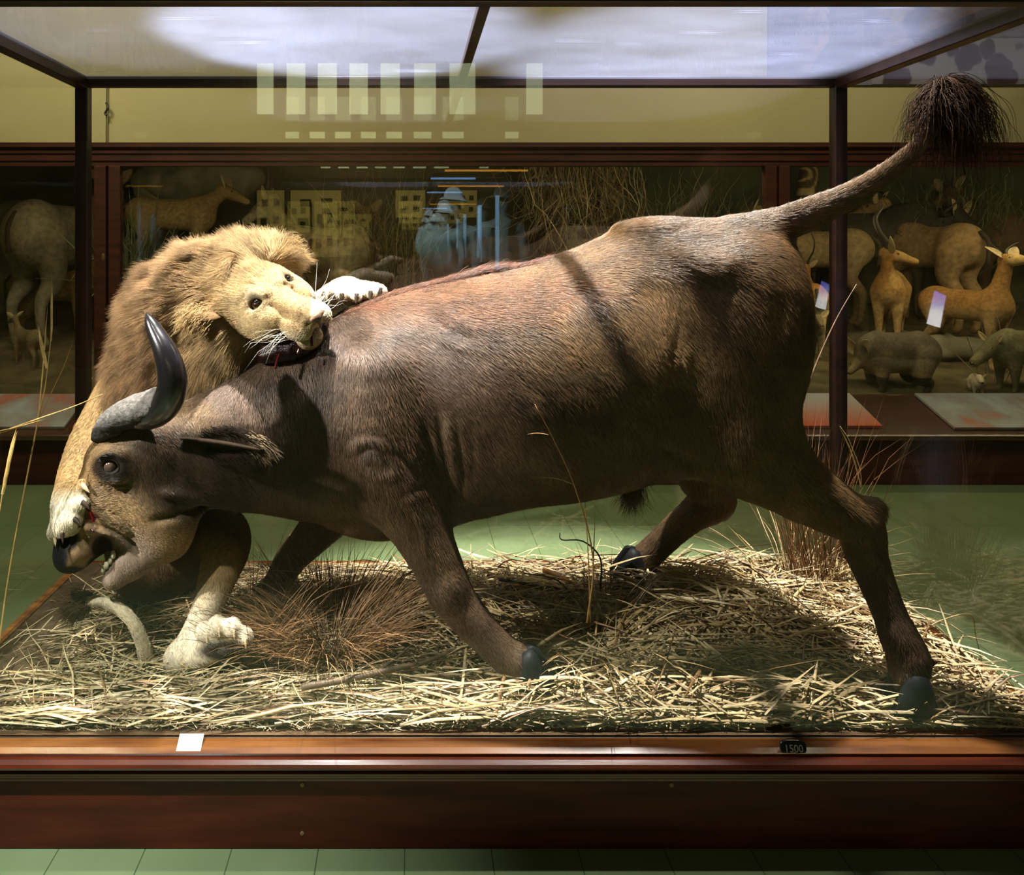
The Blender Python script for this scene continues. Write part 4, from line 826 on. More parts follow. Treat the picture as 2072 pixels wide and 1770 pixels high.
away = unit(rt - K(.02, 0, -.03)); clump = (np.stack([vnoise(rt, 16, k_) for k_ in (21, 22, 23)], 1) - .5) * .75 + (np.stack([vnoise(rt, 40, k_) for k_ in (31, 32, 33)], 1) - .5) * .5
lowr = np.clip((py - 560) / 200, 0, 1)[:, None]; d0 = unit(away * .75 + nn * .75 + clump); d1 = unit(away * .8 + np.array((-.12, -.05, -.35)) + lowr * np.array((0, 0, -.75)) + clump * 1.3)
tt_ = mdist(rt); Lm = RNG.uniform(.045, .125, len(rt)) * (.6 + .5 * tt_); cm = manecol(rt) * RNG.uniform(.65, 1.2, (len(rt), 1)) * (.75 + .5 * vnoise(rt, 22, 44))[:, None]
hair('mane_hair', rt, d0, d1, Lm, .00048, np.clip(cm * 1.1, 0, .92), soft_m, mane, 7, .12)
# dark tail tuft
n = 2600; e = P(168, 1216, 2.49); rt = e + RNG.normal(0, .011, (n, 3)) + np.array((.02, 0, 0)) * RNG.random((n, 1))
tf = MB().ball(P(160, 1222, 2.49), (.035, .022, .022), 10).build('tail_tuft', mat('tuft_dark', (.03, .015, .008), .8), lion, True)
hair('tuft_hair', rt, np.tile((-1., 0, -.1), (n, 1)) + RNG.normal(0, .45, (n, 3)), np.tile((-.8, 0, -.8), (n, 1)) + RNG.normal(0, .35, (n, 3)), RNG.uniform(.03, .10, n), .0008, np.array((.075, .035, .016)) * RNG.uniform(.4, 1.4, (n, 1)), soft_m, tf, 5)
# ears
em = mat('ear_skin', (.10, .055, .025), .85, .1, (.17, .10, .05), 20)
for nm, bse, tip, wd, nr, in (('ear', P(425, 632, 2.57), P(374, 648, 2.47), .095, (-.1, -.45, -.9)), ('ear', P(566, 520, 2.74), P(590, 500, 2.74), .085, (.6, -.7, -.2))):
    eo = leafear(nm, bse, tip, wd, nr, em, lion, .5, prof=lambda u: math.sqrt(max(0, 1 - u ** 2.2)) * .95)
    n = 1300; c_ = np.asarray(bse) * .4 + np.asarray(tip) * .6; rt = c_ + RNG.normal(0, .019, (n, 3)); ax = unit(np.asarray(tip) - np.asarray(bse))
    hair('ear_hair', rt, np.tile(ax, (n, 1)) + RNG.normal(0, .4, (n, 3)), np.tile(ax * .6 + np.array((-.2, 0, -.6)), (n, 1)) + RNG.normal(0, .3, (n, 3)), RNG.uniform(.03, .06, n), .0007, np.array((.45, .31, .14)) * RNG.uniform(.6, 1.15, (n, 1)), soft_m, eo, 5)
# eyes, nose, whiskers, claws, pads
eyem = mat('amber_glass_eye', (.022, .010, .005), .04, .6, coat=1); pm = mat('pupil', (.003, .003, .003), .05, .5, coat=1)
for s in (-1, 1):
    eb = MB().ball(K(.010, s * .068, -.021), .021, 18).build('eye', eyem, lion, True); MB().ball(K(.0165, s * .072, -.0025), .0085, 12).build('pupil', pm, eb, True)
nf = Field(K(.215, 0, -.06) - .07, K(.215, 0, -.06) + .07, .004)
nf.ell(K(.228, 0, -.048), (.014, .030, .014), .012, HR); nf.cap(K(.234, 0, -.055), K(.230, 0, -.088), .010, .005, .012)
for s in (-1, 1): nf.ell(K(.241, s * .018, -.055), (.009, .009, .006), .004, HR, cut=True)
v, q = nf.mesh(); obj('nose', v, q, mat('nose_skin', (.13, .07, .04), .5, .3, (.20, .12, .07), 50), lion, True)
wk_m = mat('whisker', (.70, .66, .56), .5)
for s in (-1, 1):
    for r in range(4):
        for c_ in range(4):
            b0 = K(.165 - .018 * c_, s * (.070 + .006 * c_), -.072 - .013 * r); L_ = random.uniform(.07, .15); d_ = unit(hs * s * .9 - hf * random.uniform(.0, .8) + hu * random.uniform(-.3, .55) + np.array((0, -.25, 0)))
            MB().tube([b0 + d_ * L_ * t_ + np.array((0, 0, -.03)) * t_ * t_ * random.uniform(.2, 1.4) for t_ in np.linspace(0, 1, 6)], list(np.linspace(.0007, .0002, 6)), 5).build('whisker', wk_m, lion, True)
cm_ = mat('claw_horn', (.012, .008, .006), .6, .15, (.045, .030, .018), 40); pale = mat('pale_claw', (.55, .42, .24), .3, .5)
def claw(p, d_, L, m, r=.0075, curve=(0, 0, -.3)):
    d_ = unit(np.asarray(d_, float)); p = np.asarray(p); MB().tube([p + d_ * L * t_ + np.asarray(curve) * L * t_ * t_ for t_ in np.linspace(0, 1, 7)], [r * (1 - t_ ** 1.6) + .0006 for t_ in np.linspace(0, 1, 7)], 8, None, .7).build('claw', m, lion, True)
for i, (a, b_, d) in enumerate(ba): claw(P(a, b_ - 9, d - .016), (-.05, -.5, -.8), .034, pale if i == 0 else cm_, .009)
for i, (a, b_, d) in enumerate(na): claw(P(a, b_, d - .014), (.8, -.3, -.3) if i < 3 else (.3, -.4, -.8), .034, pale if i in (0, 4) else cm_, .009)
for a, b_, d in fe: claw(P(a + 6, b_ + 6, d - .03), (.15, -.5, -.85), .026, pale, .006, (.1, 0, -.2))
pad = mat('paw_pad', (.03, .022, .02), .7, .3)
for a, b_, r in ((432, 1302, .022), (455, 1312, .028), (482, 1305, .018)): MB().ball(P(a, b_ + 4, 2.392), (r, .014, r * .6), 12).build('paw_pad', pad, lion, True)
# ------------------------------------------------------------------ wall cabinet with its own animals
CG = 5.80                                                    # its glass
cab = thing('wall_cabinet', 'long mahogany wall cabinet with glass fronts full of mounted animals', 'wall cabinet', (1, 5.6, 0))
cw = mat('cabinet_mahogany', (.030, .007, .004), .6, .25, (.065, .015, .007), 3, (1, 8, 8))
ledgem = mat('ledge_mahogany', (.045, .016, .008), .3, .5, (.08, .03, .014), 2, (1, 9, 9), coat=.4)
def cpart(name, mb, m=cw, bv=.006): o = mb.build(name, m, cab); return bevel(o, bv) if bv else o
CX0, CX1 = -5.6, 7.6
cpart('plinth', MB().box((CX0, 5.36, 0), (CX1, 5.86, .35)))
cpart('ledge', MB().prism([(5.31, .335), (5.31, .366), (5.325, .374), (5.80, .556), (5.86, .556), (5.86, .335)], CX0, CX1), ledgem, 0)
zt, zg = 2.527, 2.352
cpart('top_rail', MB().prism([(5.78, zg), (5.78, zg + .03), (5.765, zg + .04), (5.765, zg + .085), (5.75, zg + .095), (5.75, zg + .125), (5.72, zg + .14), (5.72, zt), (5.86, zt), (5.86, zg)], CX0, CX1), cw, 0)
X_ = lambda px, d=CG: (px - VX) * d / F
for a, c in ((193, 217), (222, 246), (1545, 1569), (1573, 1595)):
    cpart('stile', MB().box((X_(a), 5.77, .55), (X_(c), 5.83, zg)))
for a in (193, 1545): cpart('stile_back', MB().box((X_(a + 6), 5.81, .55), (X_(a + 46), 5.85, zg)), darkwood, 0)
for a, c in ((CX0, X_(193)), (X_(246), X_(1545)), (X_(1595), CX1)):
    cpart('glass_pane', MB().box((a, CG, .55), (c, CG + .006, zg)), gl, 0)
cpart('keyhole_plate', MB().ball((X_(212), 5.768, 1.64), (.016, .006, .032), 14), mat('dull_brass', (.16, .10, .03), .5, metal=.6), 0)
def slope_panel(name, label, x0, x1, t0, t1, m, skew=0):
    """information panel lying on the sloping ledge, t from 0 (front) to 1 (glass)"""
    q = lambda x, t_, h: (x, 5.325 + .475 * t_ - h * .36, .374 + .182 * t_ + h * .93)
    v = [q(x0, t0, .004), q(x1, t0, .004), q(x1 - skew, t1, .004), q(x0 - skew, t1, .004), q(x0, t0, .026), q(x1, t0, .026), q(x1 - skew, t1, .026), q(x0 - skew, t1, .026)]
    o = obj(name, v, [(0, 3, 2, 1), (4, 5, 6, 7), (0, 1, 5, 4), (1, 2, 6, 5), (2, 3, 7, 6), (3, 0, 4, 7)], m, origin=v[0]); tag(o, label, 'information panel'); return bevel(o, .003)
def print_mat(name, stops, scale, seed, axis=None):
    m, nt, b = mk(name); t = tex(nt, scale, 6); t.inputs['Distortion'].default_value = .6; t.noise_dimensions = '4D'; t.inputs['W'].default_value = seed
    src = t.outputs[0]
    if axis is not None:
        co = N(nt, 'ShaderNodeTexCoord'); sp = N(nt, 'ShaderNodeSeparateXYZ'); nt.links.new(co.outputs['Generated'], sp.inputs[0])
        mx = N(nt, 'ShaderNodeMath', operation='MULTIPLY_ADD'); nt.links.new(src, mx.inputs[0]); mx.inputs[1].default_value = .35; nt.links.new(sp.outputs[axis], mx.inputs[2]); src = mx.outputs[0]
    nt.links.new(ramp(nt, src, stops), b.inputs['Base Color']); b.inputs['Roughness'].default_value = .35; return m
map1 = print_mat('printed_map', [(.35, (.42, .45, .46)), (.5, (.33, .31, .30)), (.62, (.45, .15, .10)), (.72, (.45, .46, .46))], 4, 1.5)
red1 = print_mat('printed_red_fade', [(.15, (.5, .08, .03)), (.5, (.52, .22, .15)), (1.0, (.55, .53, .50))], 2, 3, 1)
slope_panel('information_panel', 'large pale panel with a reddish map on the ledge below the aardvark', 3.93, 7.3, .10, 1.0, map1)
slope_panel('information_panel', 'panel fading from white to red on the ledge behind the rump of the buffalo', 2.0, 3.42, .14, 1.0, red1)
slope_panel('information_panel', 'pale panel with a reddish picture on the ledge behind the tall grass stalk', -4.6, -2.52, .12, .98, map1, )
slope_panel('information_panel', 'panel fading to red on the ledge behind the corner post beside the lion', -2.46, -1.6, .1, .98, red1)
# cabinet ground
def cz(x, y):
    p = np.stack([np.asarray(x, float), np.asarray(y, float), 0 * np.asarray(x, float)], -1); return .52 + np.clip(y - 5.85, 0, 3.2) * .17 + (vnoise(p, 2.2, 51) - .5) * .08 * np.clip((y - 5.9) * 2, 0, 1) + (vnoise(p, 9, 52) - .5) * .02
gx, gy = np.meshgrid(np.linspace(CX0, CX1, 200), np.linspace(5.87, 8.88, 60), indexing='ij'); V = np.stack([gx, gy, cz(gx, gy)], -1).reshape(-1, 3); ii = np.arange(200 * 60).reshape(200, 60)
tag(obj('cabinet_ground', V, np.stack([ii[:-1, :-1], ii[1:, :-1], ii[1:, 1:], ii[:-1, 1:]], -1).reshape(-1, 4), mat('cabinet_earth', (.05, .04, .02), .9, .1, (.14, .11, .06), 5, bump=.4, bscale=25), smooth=True), 'earth floor of the wall cabinet sloping up behind the glass', 'ground', kind='structure')
def bd(py): return 2.2045 / (.17 + (py - 497) / 1500)
hide2 = mat('mounted_hide', (.3, .2, .1), .75, .2, attr=True, scale=25, bump=.15, bscale=120); eye2 = mat('dark_glass_eye', (.008, .006, .005), .06, .6, coat=1)
ringed = mat('ringed_horn', (.02, .017, .014), .45, .4, (.06, .05, .04), 60, (.3, .3, 2), bump=.3, bscale=50)
def RZ(a): c, s = math.cos(a), math.sin(a); return np.array(((c, -s, 0), (s, c, 0), (0, 0, 1.)))
def RY(a): c, s = math.cos(a), math.sin(a); return np.array(((c, 0, s), (0, 1, 0), (-s, 0, c)))
def beast(name, label, px, py, H, yaw, cat=None, top=(.30, .17, .06), belly=(.42, .30, .16), leg=None, neck=(.22, .38), nr=(.115, .075), head=.30, hyaw=0, pitch=.25, hr=(.078, .042), horns=None, horn_r=.022, ear=.15, tail=.3, body=(.40, .19, 1.), legr=1., legl=1., face=None, stripe=None, hump=0., d=None, spots=None, hcol=None, zoff=0.):
    """a mounted four-legged animal facing +x, shoulder 1 high, then scaled to H, turned and stood on the cabinet floor; parts: body, horns, ears, eyes, tail"""
    d = d or bd(py); x = (px - VX) * d / F; r = thing(name, label, cat or name.replace('_', ' '), (0, 0, 0)); f = Field((-1.1, -.62, -.04), (1.25, .62, 2.35), .02)
    bl, br, asp = body; zb = .60 * legl + br
    f.cap((-bl, 0, zb + .0), (bl * .8, 0, zb - .01), br, br * 1.05, .05, ((0, 1, 0), .82)); f.ell((bl * .75, 0, zb - .02), (.18, br * .82, br * 1.2), .06); f.ell((-bl * .95, 0, zb + .02), (.19, br * .88, br * 1.05), .06)
    if hump: f.ell((bl * .6, 0, zb + br * .9), (.2, .09, hump), .10)
    nb = np.array((bl * .8, 0, zb + .06)); nt_ = nb + np.array((neck[0], 0, neck[1])); f.cap(nb, nt_, nr[0], nr[1], .10, ((0, 1, 0), .8))
    R = RZ(hyaw) @ RY(pitch); hp = lambda a, s, u: nt_ + R @ np.array((a, s, u))
    f.cap(hp(-.02, 0, .02), hp(head * .45, 0, 0), hr[0], hr[0] * .85, .04); f.cap(hp(head * .4, 0, 0), hp(head, 0, -.02), hr[0] * .8, hr[1], .04)
    for s in (-1, 1):
        y = s * br * .52; lr = legr
        f.chain([(bl * .78, y, zb - .05, .10 * lr), (bl * .80, y, .44 * legl, .055 * lr), (bl * .79, y, .24 * legl, .036 * lr), (bl * .80, y, .07, .030 * lr), (bl * .85, y, .025, .036 * lr)], .05, .03)
        f.chain([(-bl * .95, y, zb - .04, .135 * lr), (-bl * .82, y, .50 * legl, .085 * lr), (-bl * 1.15, y, .33 * legl, .045 * lr), (-bl * 1.10, y, .07, .031 * lr), (-bl * 1.03, y, .025, .037 * lr)], .05, .03)
    v, q = f.mesh(); v = relax(v, q, 1, .4); t_ = np.clip((zb - v[:, 2]) / br + .15, 0, 1)[:, None]; leg = leg or top
    c = np.array(top) * (1 - t_) + np.array(belly) * t_; lg = (v[:, 2] < .52 * legl)[:, None]; c = np.where(lg, np.array(leg), c)
    if face is not None: hd_ = ((v - nt_) @ R)[:, 0] > head * .25; c = np.where((hd_ & (v[:, 2] > zb))[:, None], np.array(face), c)
    if stripe is not None: m_ = (np.abs(v[:, 2] - (zb - br * .35)) < .045) & (np.abs(v[:, 0]) < bl) & (v[:, 2] > .5); c = np.where(m_[:, None], np.array(stripe), c)
    if spots is not None:
        cell = np.stack([vnoise(v + 3, 5.0, 70), vnoise(v + 9, 5.0, 71)], 1); lines = np.minimum(np.abs(cell[:, 0] - .5), np.abs(cell[:, 1] - .5)) < .055; c = np.where(lines[:, None], np.array(spots), np.array(top))
    c = c * (.8 + .4 * vnoise(v, 8, 77))[:, None]; bo_ = obj('body', v, q, hide2, r, True, c)
    if horns:
        for s in (-1, 1): hornmesh('horn', [hp(a, s * b_, u) for a, b_, u in horns], list(np.linspace(horn_r, .004, len(horns))), ringed if hcol is None else hcol, r, seg=10)
    if ear:
        for s in (-1, 1): leafear('ear', hp(.0, s * hr[0] * .8, hr[0] * .6), hp(-.05, s * (hr[0] + ear * .75), hr[0] + ear * .55), ear * .55, R @ np.array((.8, -s * .3, .3)), hide2_ear, r, .4)
    for s in (-1, 1): MB().ball(hp(head * .33, s * hr[0] * .72, hr[0] * .42), .017, 10).build('eye', eye2, r, True)
    if tail: MB().tube(crom([(-bl - .16, 0, zb + br * .7), (-bl - .24, 0, zb + br * .2), (-bl - .23, 0, zb + br * .7 - tail)], 4), [.022] * 4 + [.017] * 4 + [.02], 8).build('tail', mat('tail_dark', (.04, .025, .015), .8) if 'tail_dark' not in bpy.data.materials else bpy.data.materials['tail_dark'], r, True)
    MB().ball(hp(head + hr[1] * .75, 0, -.015), (hr[1] * .45, hr[1] * .55, hr[1] * .45), 10, None, R).build('nose', eye2, r, True)
    r.location = (x, d, float(cz(x, d)) - .012 * H + zoff); r.rotation_euler = (0, 0, yaw); r.scale = (H, H, H); return r
hide2_ear = mat('mounted_ear', (.34, .24, .12), .8, .2, (.5, .40, .24), 14)
pi = math.pi
lyre = [(-.01, .03, .06), (-.05, .05, .16), (-.16, .12, .28), (-.22, .14, .42), (-.18, .10, .56), (-.20, .08, .62)]
beast('impala', 'reddish impala ram with long lyre horns standing by the post, head turned aside', 1800, 697, .76, pi + .95, 'antelope', (.34, .17, .05), (.46, .30, .14), (.36, .23, .10), (.16, .36), hyaw=1.75, pitch=.20, horns=lyre, horn_r=.036, face=(.42, .25, .09), ear=.26)
beast('gazelle', 'slender reddish gazelle with raised head and short spread horns facing the glass', 1958, 738, .70, -1.15, 'antelope', (.30, .15, .045), (.44, .30, .14), (.36, .24, .11), (.12, .50), hyaw=-.25, pitch=-.15, horns=[(-.01, .03, .06), (-.04, .06, .14), (-.03, .14, .2), (.0, .22, .24)], face=(.42, .28, .12), ear=.2)
aa = beast('aardvark', 'humped grey-brown aardvark with long pale ears standing at the cabinet front', 1812, 786, .45, pi - .05, None, (.10, .08, .055), (.30, .22, .12), (.035, .028, .02), (.17, -.12), (.21, .15), .42, .0, .75, (.12, .05), None, .02, .55, 0, (.42, .36, 1.), 1.7, .55)
MB().tube(crom([(-.70, 0, .62), (-.95, .02, .38), (-1.25, .05, .16), (-1.6, .05, .05)], 5), list(np.linspace(.17, .02, 16)), 12, None).build('tail', mat('aardvark_tail', (.22, .16, .09), .8), aa, True).location = (0, 0, 0)
beast('hartebeest', 'tan hartebeest seen from behind, standing between the two front antelopes', 1872, 632, 1.10, pi / 2 + .2, 'antelope', (.30, .19, .09), (.34, .23, .12), (.26, .17, .08), (.2, .35), hyaw=.5, hump=.08, horns=[(0, .04, .07), (-.02, .12, .14), (.04, .16, .22), (-.08, .13, .3)], d=7.9)
beast('wildebeest', 'dark wildebeest with curled horns at the back behind the impala', 1775, 640, 1.12, -.5, 'antelope', (.035, .03, .022), (.05, .04, .03), (.04, .03, .02), (.28, .10), (.15, .11), .40, -.5, .7, (.095, .06), [(.0, .04, .07), (-.02, .16, .02), (0, .27, .05), (.02, .28, .16), (.0, .22, .22)], .032, .16, .4, (.42, .22, 1.), 1, 1, hump=.12, d=8.35)
beast('topi', 'large dark brown antelope at the back behind the gazelle', 2060, 640, 1.20, pi - .25, 'antelope', (.09, .05, .028), (.10, .06, .03), (.06, .035, .02), (.2, .34), (.15, .09), .36, .3, .5, horns=[(0, .04, .07), (-.06, .07, .2), (-.10, .08, .36)], d=8.2, hump=.08)
beast('sheep_like_antelope', 'stocky pale brown antelope behind the rump of the buffalo', 1640, 640, 1.02, pi - .3, 'antelope', (.26, .18, .09), (.28, .2, .11), (.22, .15, .08), (.22, .30), (.17, .12), horns=[(0, .04, .07), (-.08, .06, .18), (-.12, .07, .3)], d=8.0)
beast('springbok', 'small orange springbok with dark side stripe seen from behind beside the post', 1640, 692, .62, pi / 2 - .35, 'antelope', (.36, .16, .045), (.5, .42, .26), (.42, .3, .15), (.2, .34), hyaw=-.2, horns=lyre, stripe=(.04, .02, .012), ear=.14)
beast('warthog', 'bristly grey-green warthog standing at the cabinet front near the picture edge', 2075, 790, .50, pi + .1, None, (.13, .12, .065), (.17, .15, .08), (.09, .075, .045), (.22, -.02), (.19, .15), .44, 0, .6, (.13, .08), None, .02, .14, .25, (.40, .27, 1.), 1.3, .75)
beast('ground_squirrel', 'small pale ground squirrel crouching at the glass below the gazelle', 1976, 795, .17, -1.9, 'squirrel', (.55, .47, .33), (.62, .55, .42), None, (.12, .12), (.2, .17), .30, 0, .3, (.16, .09), None, .02, .14, 0, (.26, .30, 1.), 1.4, .5)
beast('jackal', 'small speckled jackal crouching behind the reed by the post', 1648, 728, .36, pi + 1.2, None, (.20, .15, .08), (.3, .25, .15), None, (.22, .15), (.13, .1), .32, .2, .3, (.10, .04), None, .02, .22, .3)
beast('reedbuck', 'sandy antelope with a pale face standing behind the tall grass stalk', 112, 690, .74, .12, 'antelope', (.28, .17, .055), (.36, .25, .11), (.34, .24, .11), (.18, .22), hyaw=.1, pitch=.15, face=(.45, .38, .25), ear=.17, horns=[(0, .03, .06), (-.05, .05, .18), (-.03, .06, .3)])
beast('waterbuck', 'big grey antelope seen from behind at the back beside the corner post', 140, 640, 1.25, pi / 2 - .25, 'antelope', (.26, .22, .15), (.28, .24, .17), (.2, .17, .12), (.2, .36), (.17, .1), hyaw=.3, d=7.5, body=(.40, .24, 1.))
beast('kudu_cow', 'slim brown antelope with big ears looking sideways above the mane of the lion', 352, 640, .80, .06, 'antelope', (.24, .16, .065), (.3, .21, .1), (.28, .2, .1), (.30, .22), (.12, .075), .32, -.1, .35, ear=.2, d=7.4, zoff=.62)
beast('oryx', 'pale antelope with a white face and slender horns behind the head of the lion', 640, 650, 1.12, pi - .5, 'antelope', (.30, .25, .14), (.36, .31, .2), None, (.2, .36), hyaw=.4, pitch=.5, face=(.45, .40, .28), horns=[(0, .03, .06), (-.12, .05, .25), (-.22, .07, .5)], d=7.6)
beast('bushbuck', 'brown antelope with rounded rump beside the pale antelope behind the lion', 690, 650, .98, 1.1, 'antelope', (.22, .15, .06), (.26, .19, .09), None, hyaw=.2, d=7.9)
for lb, px, py, H, yw, dd_ in (('long white mongoose walking low behind the paw on the back of the buffalo', 735, 620, .30, .05, 6.35), ('white mongoose with raised snout behind the raised paw of the lion', 772, 590, .30, .15, 7.0)):
    beast('mongoose', lb, px, py, H, yw, None, (.52, .47, .36), (.52, .47, .36), None, (.25, .08), (.14, .10), .34, 0, -.15, (.09, .04), None, .02, .06, 0, (.55, .17, 1.), 1., .45, d=dd_)
beast('fawn', 'tiny spindly fawn standing at the front behind the grass stalk', 55, 742, .34, 2.6, 'antelope', (.17, .12, .06), (.22, .16, .09), None, ear=.2)
for lb, px, yw, dd_, s in (('dark patched giraffe standing behind the hanging vines', 1180, .0, 8.3, .9), ('pale patched giraffe at the back behind the corner stile', 1590, .2, 8.45, .9)):
    beast('giraffe', lb, px, 640, 1.1 * s, yw, None, (.075, .05, .026), (.09, .06, .03), None, (.10, 1.15), (.15, .09), .36, 0, .3, (.09, .05), None, .02, .14, .4, (.30, .2, 1.), 1, 1.05, d=dd_, spots=(.36, .27, .13))
# rocks, hanging vines, bare bushes, grasses of the cabinet
def rock(label, px, py, d, r, seed):
    c = P(px, py, d); f = Field(c - np.array(r) * 1.5, c + np.array(r) * 1.5, .035); f.ell(c, r, .05); f.ell(c + np.array((r[0] * .4, -.1, r[2] * .3)), np.array(r) * .6, .08); v, q = f.mesh()
    v = v + normals(v, q)[0] * ((vnoise(v, 2.5, seed) - .5) * .22 + (np.abs(vnoise(v, 7, seed + 1) - .5)) * .12)[:, None]
    o = obj('rock', v, q, bpy.data.materials.get('grey_rock') or mat('grey_rock', (.13, .115, .075), .85, .2, (.26, .235, .165), 4, bump=.6, bscale=14), origin=c); return tag(o, label, 'rock')
rock('pale overhanging rock ledge above the slim antelope', 400, 370, 8.2, (.75, .35, .22), 3)
rock('upright pale rock pillar beside the slim antelope', 325, 430, 8.25, (.14, .3, .65), 9)
rock('dark stepped rock bank at the back in the corner bay', 40, 520, 8.5, (.6, .3, .6), 14)
rock('dark flat-topped rock carrying the slim antelope above the mane', 385, 622, 7.45, (.62, .30, .28), 27)
rock('low mossy boulder on the cabinet floor behind the front antelopes', 1900, 705, 7.0, (.6, .3, .13), 19)
def scrub(name, label, cat, px, py, d, n, spread, Lr, up, wd, col, jit=.25, ns=8):
    c = P(px, py, d); b0 = c + RNG.normal(0, 1, (n, 3)) * np.array(spread); d0 = unit(np.tile(np.array(up, float), (n, 1)) + RNG.normal(0, .25, (n, 3))); d1 = unit(d0 + RNG.normal(0, .7, (n, 3)))
    v, q, cc = blades(b0, d0, d1, RNG.uniform(*Lr, n), wd, np.array(col) * RNG.uniform(.5, 1.3, (n, 1)), ns, .5, .3, jit); t = thing(name, label, cat, c); obj('stems', v, q, stalk_m, t, False, cc); return t
scrub('hanging_vines', 'tangled dry vines hanging from the top of the cabinet before the dark giraffe', 'vines', 1165, 300, 7.2, 260, (.28, .15, .10), (.6, 1.35), (0, 0, -1), .010, (.22, .17, .09))
scrub('bare_bush', 'tangled bare bush behind the back of the buffalo', 'bush', 1380, 560, 7.5, 220, (.40, .15, .15), (.5, 1.2), (.1, 0, 1), .008, (.16, .14, .085))
scrub('bare_bush', 'dark leafless bush at the back above the gazelle', 'bush', 1960, 480, 8.1, 180, (.35, .08, .2), (.4, .75), (.1, 0, 1), .010, (.09, .11, .05))
scrub('tall_grass', 'fan of thin dry grass behind the white mongooses', 'grass', 760, 600, 7.5, 200, (.25, .12, .06), (.8, 1.35), (.0, 0, 1), .008, (.24, .20, .08), .06)
scrub('tall_grass', 'pale green reeds in the cabinet behind the stile by the lion', 'grass', 270, 640, 7.2, 90, (.10, .08, .05), (.9, 1.3), (.0, 0, 1), .014, (.17, .2, .09), .04)
scrub('tall_grass', 'thin grass stems with seed heads at the glass beside the gazelle', 'grass', 2008, 790, 6.25, 10, (.05, .03, .0), (.5, .8), (.25, 0, 1), .006, (.22, .18, .09), .03)
# ------------------------------------------------------------------ banner and cord on the wall above
ban = thing('wall_banner', 'long printed banner with stone pictures and words on the wall above the cabinet', 'banner', (2.81, 5.845, 2.995))
MB().box((2.81, 5.835, 2.995), (7.2, 5.858, 4.35)).build('sheet', mat('banner_sheet', (.17, .15, .21), .5, .3), ban)
def vor(name, c1, c2, scale, seed):
    m, nt, b = mk(name); co = N(nt, 'ShaderNodeTexCoord'); mp = N(nt, 'ShaderNodeMapping'); mp.inputs['Location'].default_value = (seed, 0, seed); nt.links.new(co.outputs['Object'], mp.inputs[0])
    nz = N(nt, 'ShaderNodeTexNoise'); nz.inputs['Scale'].default_value = 4; nt.links.new(mp.outputs[0], nz.inputs[0]); ad = N(nt, 'ShaderNodeMix', data_type='RGBA'); ad.inputs[0].default_value = .18; nt.links.new(mp.outputs[0], ad.inputs[6]); nt.links.new(nz.outputs['Color'], ad.inputs[7])
    vo = N(nt, 'ShaderNodeTexVoronoi'); vo.inputs['Scale'].default_value = scale; nt.links.new(ad.outputs[2], vo.inputs[0])
    nt.links.new(ramp(nt, vo.outputs['Distance'], [(.0, c1), (.42, tuple(x * 1.5 for x in c1)), (.50, c2), (1, c2)]), b.inputs['Base Color']); b.inputs['Roughness'].default_value = .5; return m
MB().box((3.62, 5.828, 3.0), (7.2, 5.836, 3.36)).build('stone_picture', vor('printed_stones', (.035, .02, .025), (.22, .20, .26), 5.5, 2.3), ban)
MB().box((3.56, 5.828, 3.37), (4.35, 5.836, 4.3)).build('gold_picture', vor('printed_gold', (.17, .11, .04), (.07, .045, .03), 4.5, 5.1), ban)
MB().box((4.36, 5.828, 3.37), (7.2, 5.836, 4.3)).build('dark_picture', vor('printed_dark', (.05, .035, .05), (.16, .13, .2), 3.5, 7.7), ban)
text('lettering', 'Scientific researchers from\naround the World can visit\ntoday', (2.85, 5.833, 3.462), .0585, mat('banner_ink', (.03, .025, .04), .6), ban, al='LEFT', sp=1.25)
ct = thing('hanging_rope', 'thin rope with a small hook hanging down the wall above the cabinet', 'rope', P(215, 290, 5.8)); MB().tube([P(216, 165, 5.83), P(215, 290, 5.83)], .006, 6).build('strand', mat('cord_grey', (.14, .12, .08), .8), ct)
MB().tube(crom([P(215, 208, 5.8), P(219, 218, 5.79), P(213, 228, 5.8), P(216, 234, 5.8)], 4), .009, 8).build('hook', mat('hook_metal', (.05, .045, .035), .4, metal=.6), ct, True)

